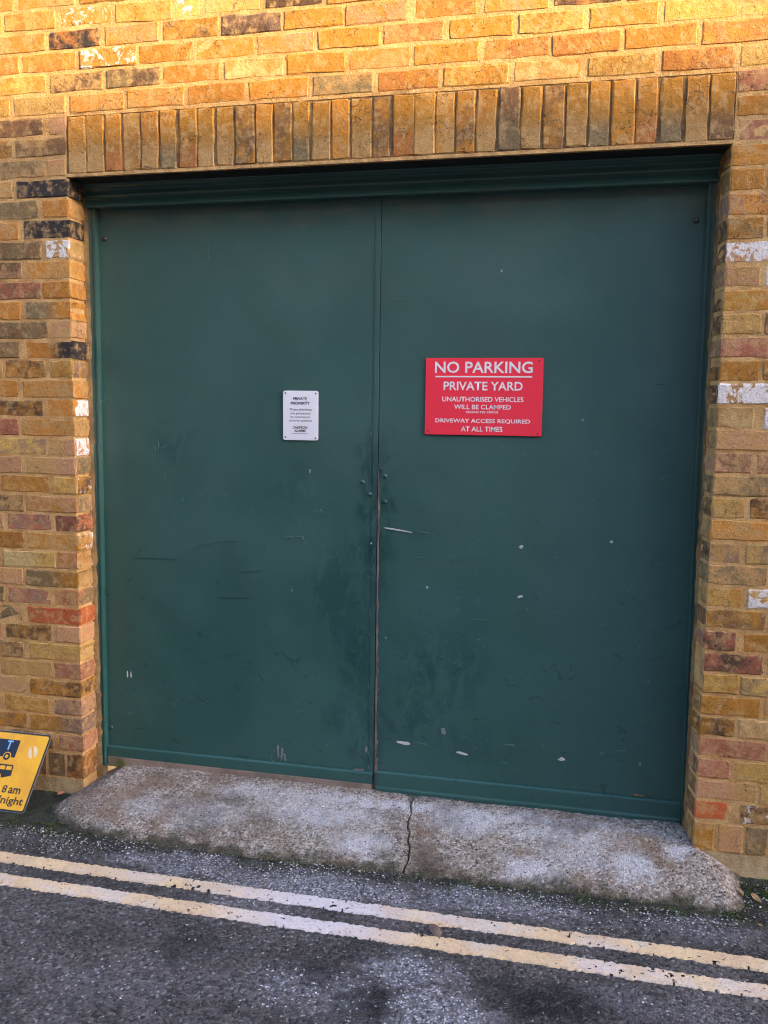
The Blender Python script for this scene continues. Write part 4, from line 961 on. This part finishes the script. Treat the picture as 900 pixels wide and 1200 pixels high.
def dead_leaf(loc, rz, l_, w_, col, label, curl=.5, tilt=0.0):
    nx, ny = 9, 5; V = []; T = []; sd = random.randint(0, 99)
    for i in range(nx):
        t = i / (nx - 1); wid = w_ * math.sin(math.pi * min(1, t * .93 + .05)) ** .7
        for j in range(ny):
            s_ = j / (ny - 1) * 2 - 1
            z = curl * w_ * (s_ * s_) * .6 + math.sin(t * 3 + sd) * l_ * .06 + random.gauss(0, l_ * .012)
            V.append(((t - .5) * l_, s_ * wid / 2 + math.sin(t * 2.5) * l_ * .06, z + .001)); k_ = random.uniform(.75, 1.15); T.append(tuple(c * k_ * (.6 if j == ny // 2 else 1) for c in col))
    F = [(i * ny + j, (i + 1) * ny + j, (i + 1) * ny + j + 1, i * ny + j + 1) for i in range(nx - 1) for j in range(ny - 1)]
    n = len(V); th = l_ * .012   # a little thickness
    V += [(x, y, z - th) for x, y, z in V]; F += [tuple(reversed([q_ + n for q_ in f])) for f in list(F)]; T += T[:n]
    me = mesh('dead_leaf', V, F); vattr(me, 'tint', T); o = link('dead_leaf', me, M_LEAF, None, True); o.location = loc; o.rotation_euler = (tilt, 0, rz)
    tag(o, label, 'leaf', 'fallen leaves on the ground'); return o
dead_leaf((2.483, -.160, .006), R(118), .034, .018, lin(206, 168, 124), 'curled beige leaf nearest the concrete ramp in the right corner', .8, .2)
dead_leaf((2.532, -.185, .006), R(112), .048, .017, lin(214, 172, 124), 'longer beige leaf lying on the moss in the right corner', .7, -.3)
dead_leaf((2.515, -.335, .003), R(130), .016, .007, lin(214, 170, 110), 'tiny tan leaf scrap lying on bare road below the right corner moss', .5)
dead_leaf((-.070, -.055, .016), R(60), .034, .014, lin(166, 108, 84), 'reddish curled leaf behind the yellow sign beside the ramp end', .8, .6)
# squashed brown leaf clod on the yellow lines
V = []; T = []; n = 14
for j in range(4):
    for i in range(n):
        a_ = 2 * math.pi * i / n; r = (1, .86, .55, .15)[j]; V.append((.017 * r * math.cos(a_) * random.uniform(.85, 1.15), .036 * r * math.sin(a_) * random.uniform(.85, 1.15), (0, .004, .008, .0095)[j] + random.gauss(0, .0008))); k_ = random.uniform(.7, 1.3); T.append(tuple(c * k_ for c in lin(112, 92, 82)))
F = [(j * n + i, j * n + (i + 1) % n, (j + 1) * n + (i + 1) % n, (j + 1) * n + i) for j in range(3) for i in range(n)] + [tuple(3 * n + i for i in range(n))]
me = mesh('mud_clod', V, F); vattr(me, 'tint', T); o = link('mud_clod', me, M_LEAF, None, True); o.location = (1.545, -.600, .003); o.rotation_euler = (0, 0, R(28)); tag(o, 'brown lump of dried mud lying across the double yellow lines', 'mud clod')

# ---------------------------------------------------------------- across the street, unseen: the terrace shades this wall, the others shape the skylight
def terrace(name, label, x0, x1, y0, depth, h, nwin, floors):
    b = empty(name, ((x0 + x1) / 2, y0 - depth / 2, 0)); tag(b, label, 'building')
    mb = MB(); mb.box(x0, x1, y0 - depth, y0, 0, h - .18); gpart(mb.build('wall', M_FACADE), b)
    mb = MB(); mb.box(x0 - .0, x1 + .0, y0 - depth - .06, y0 + .06, h - .18, h); gpart(mb.build('parapet', M_STONE, None, .01), b)
    for f in range(floors):
        for i in range(nwin):
            cx = x0 + (i + .5) * (x1 - x0) / nwin; cz = 1.7 + f * 2.9
            if cz + 1 > h - .4: continue
            mb = MB(); wv, hv = .55, .8
            mb.box(cx - wv, cx - wv + .09, y0 + .002, y0 + .05, cz - hv, cz + hv); mb.box(cx + wv - .09, cx + wv, y0 + .002, y0 + .05, cz - hv, cz + hv)
            mb.box(cx - wv + .09, cx + wv - .09, y0 + .002, y0 + .05, cz + hv - .09, cz + hv); mb.box(cx - wv + .09, cx + wv - .09, y0 + .002, y0 + .05, cz - hv, cz - hv + .09); mb.box(cx - wv + .09, cx + wv - .09, y0 + .002, y0 + .04, cz - .03, cz + .03)
            w_ = gpart(mb.build('window', M_STONE), b)
            mb = MB(); mb.box(cx - wv + .09, cx + wv - .09, y0 + .003, y0 + .02, cz - hv + .09, cz + hv - .09); gpart(mb.build('pane', M_GLASS), w_)
            mb = MB(); mb.box(cx - wv - .06, cx + wv + .06, y0 + .002, y0 + .12, cz - hv - .09, cz - hv - .002); gpart(mb.build('sill', M_STONE), w_)
ROOF_H = 2.655 + 7.0 / math.cos(R(SUN_AZ)) * math.tan(R(SUN_EL))
terrace('terrace_building', 'brick terrace across the street whose roofline shades the gates', 15.5, 60.0, -7.06, 6, ROOF_H, 18, 2)
terrace('left_sky_blocker', 'unseen long brick block across the street, added to block sky on the left', -26, 4.0, -7.0, 8, 9.5, 10, 2)  # unseen block, made tall to cut skylight from the left
terrace('low_sky_blocker', 'unseen low brick block across the street, added to limit the skylight ahead', 4.02, 15.48, -7.1, 5, 6.4, 6, 1)  # unseen block, its height set by how much sky it leaves open
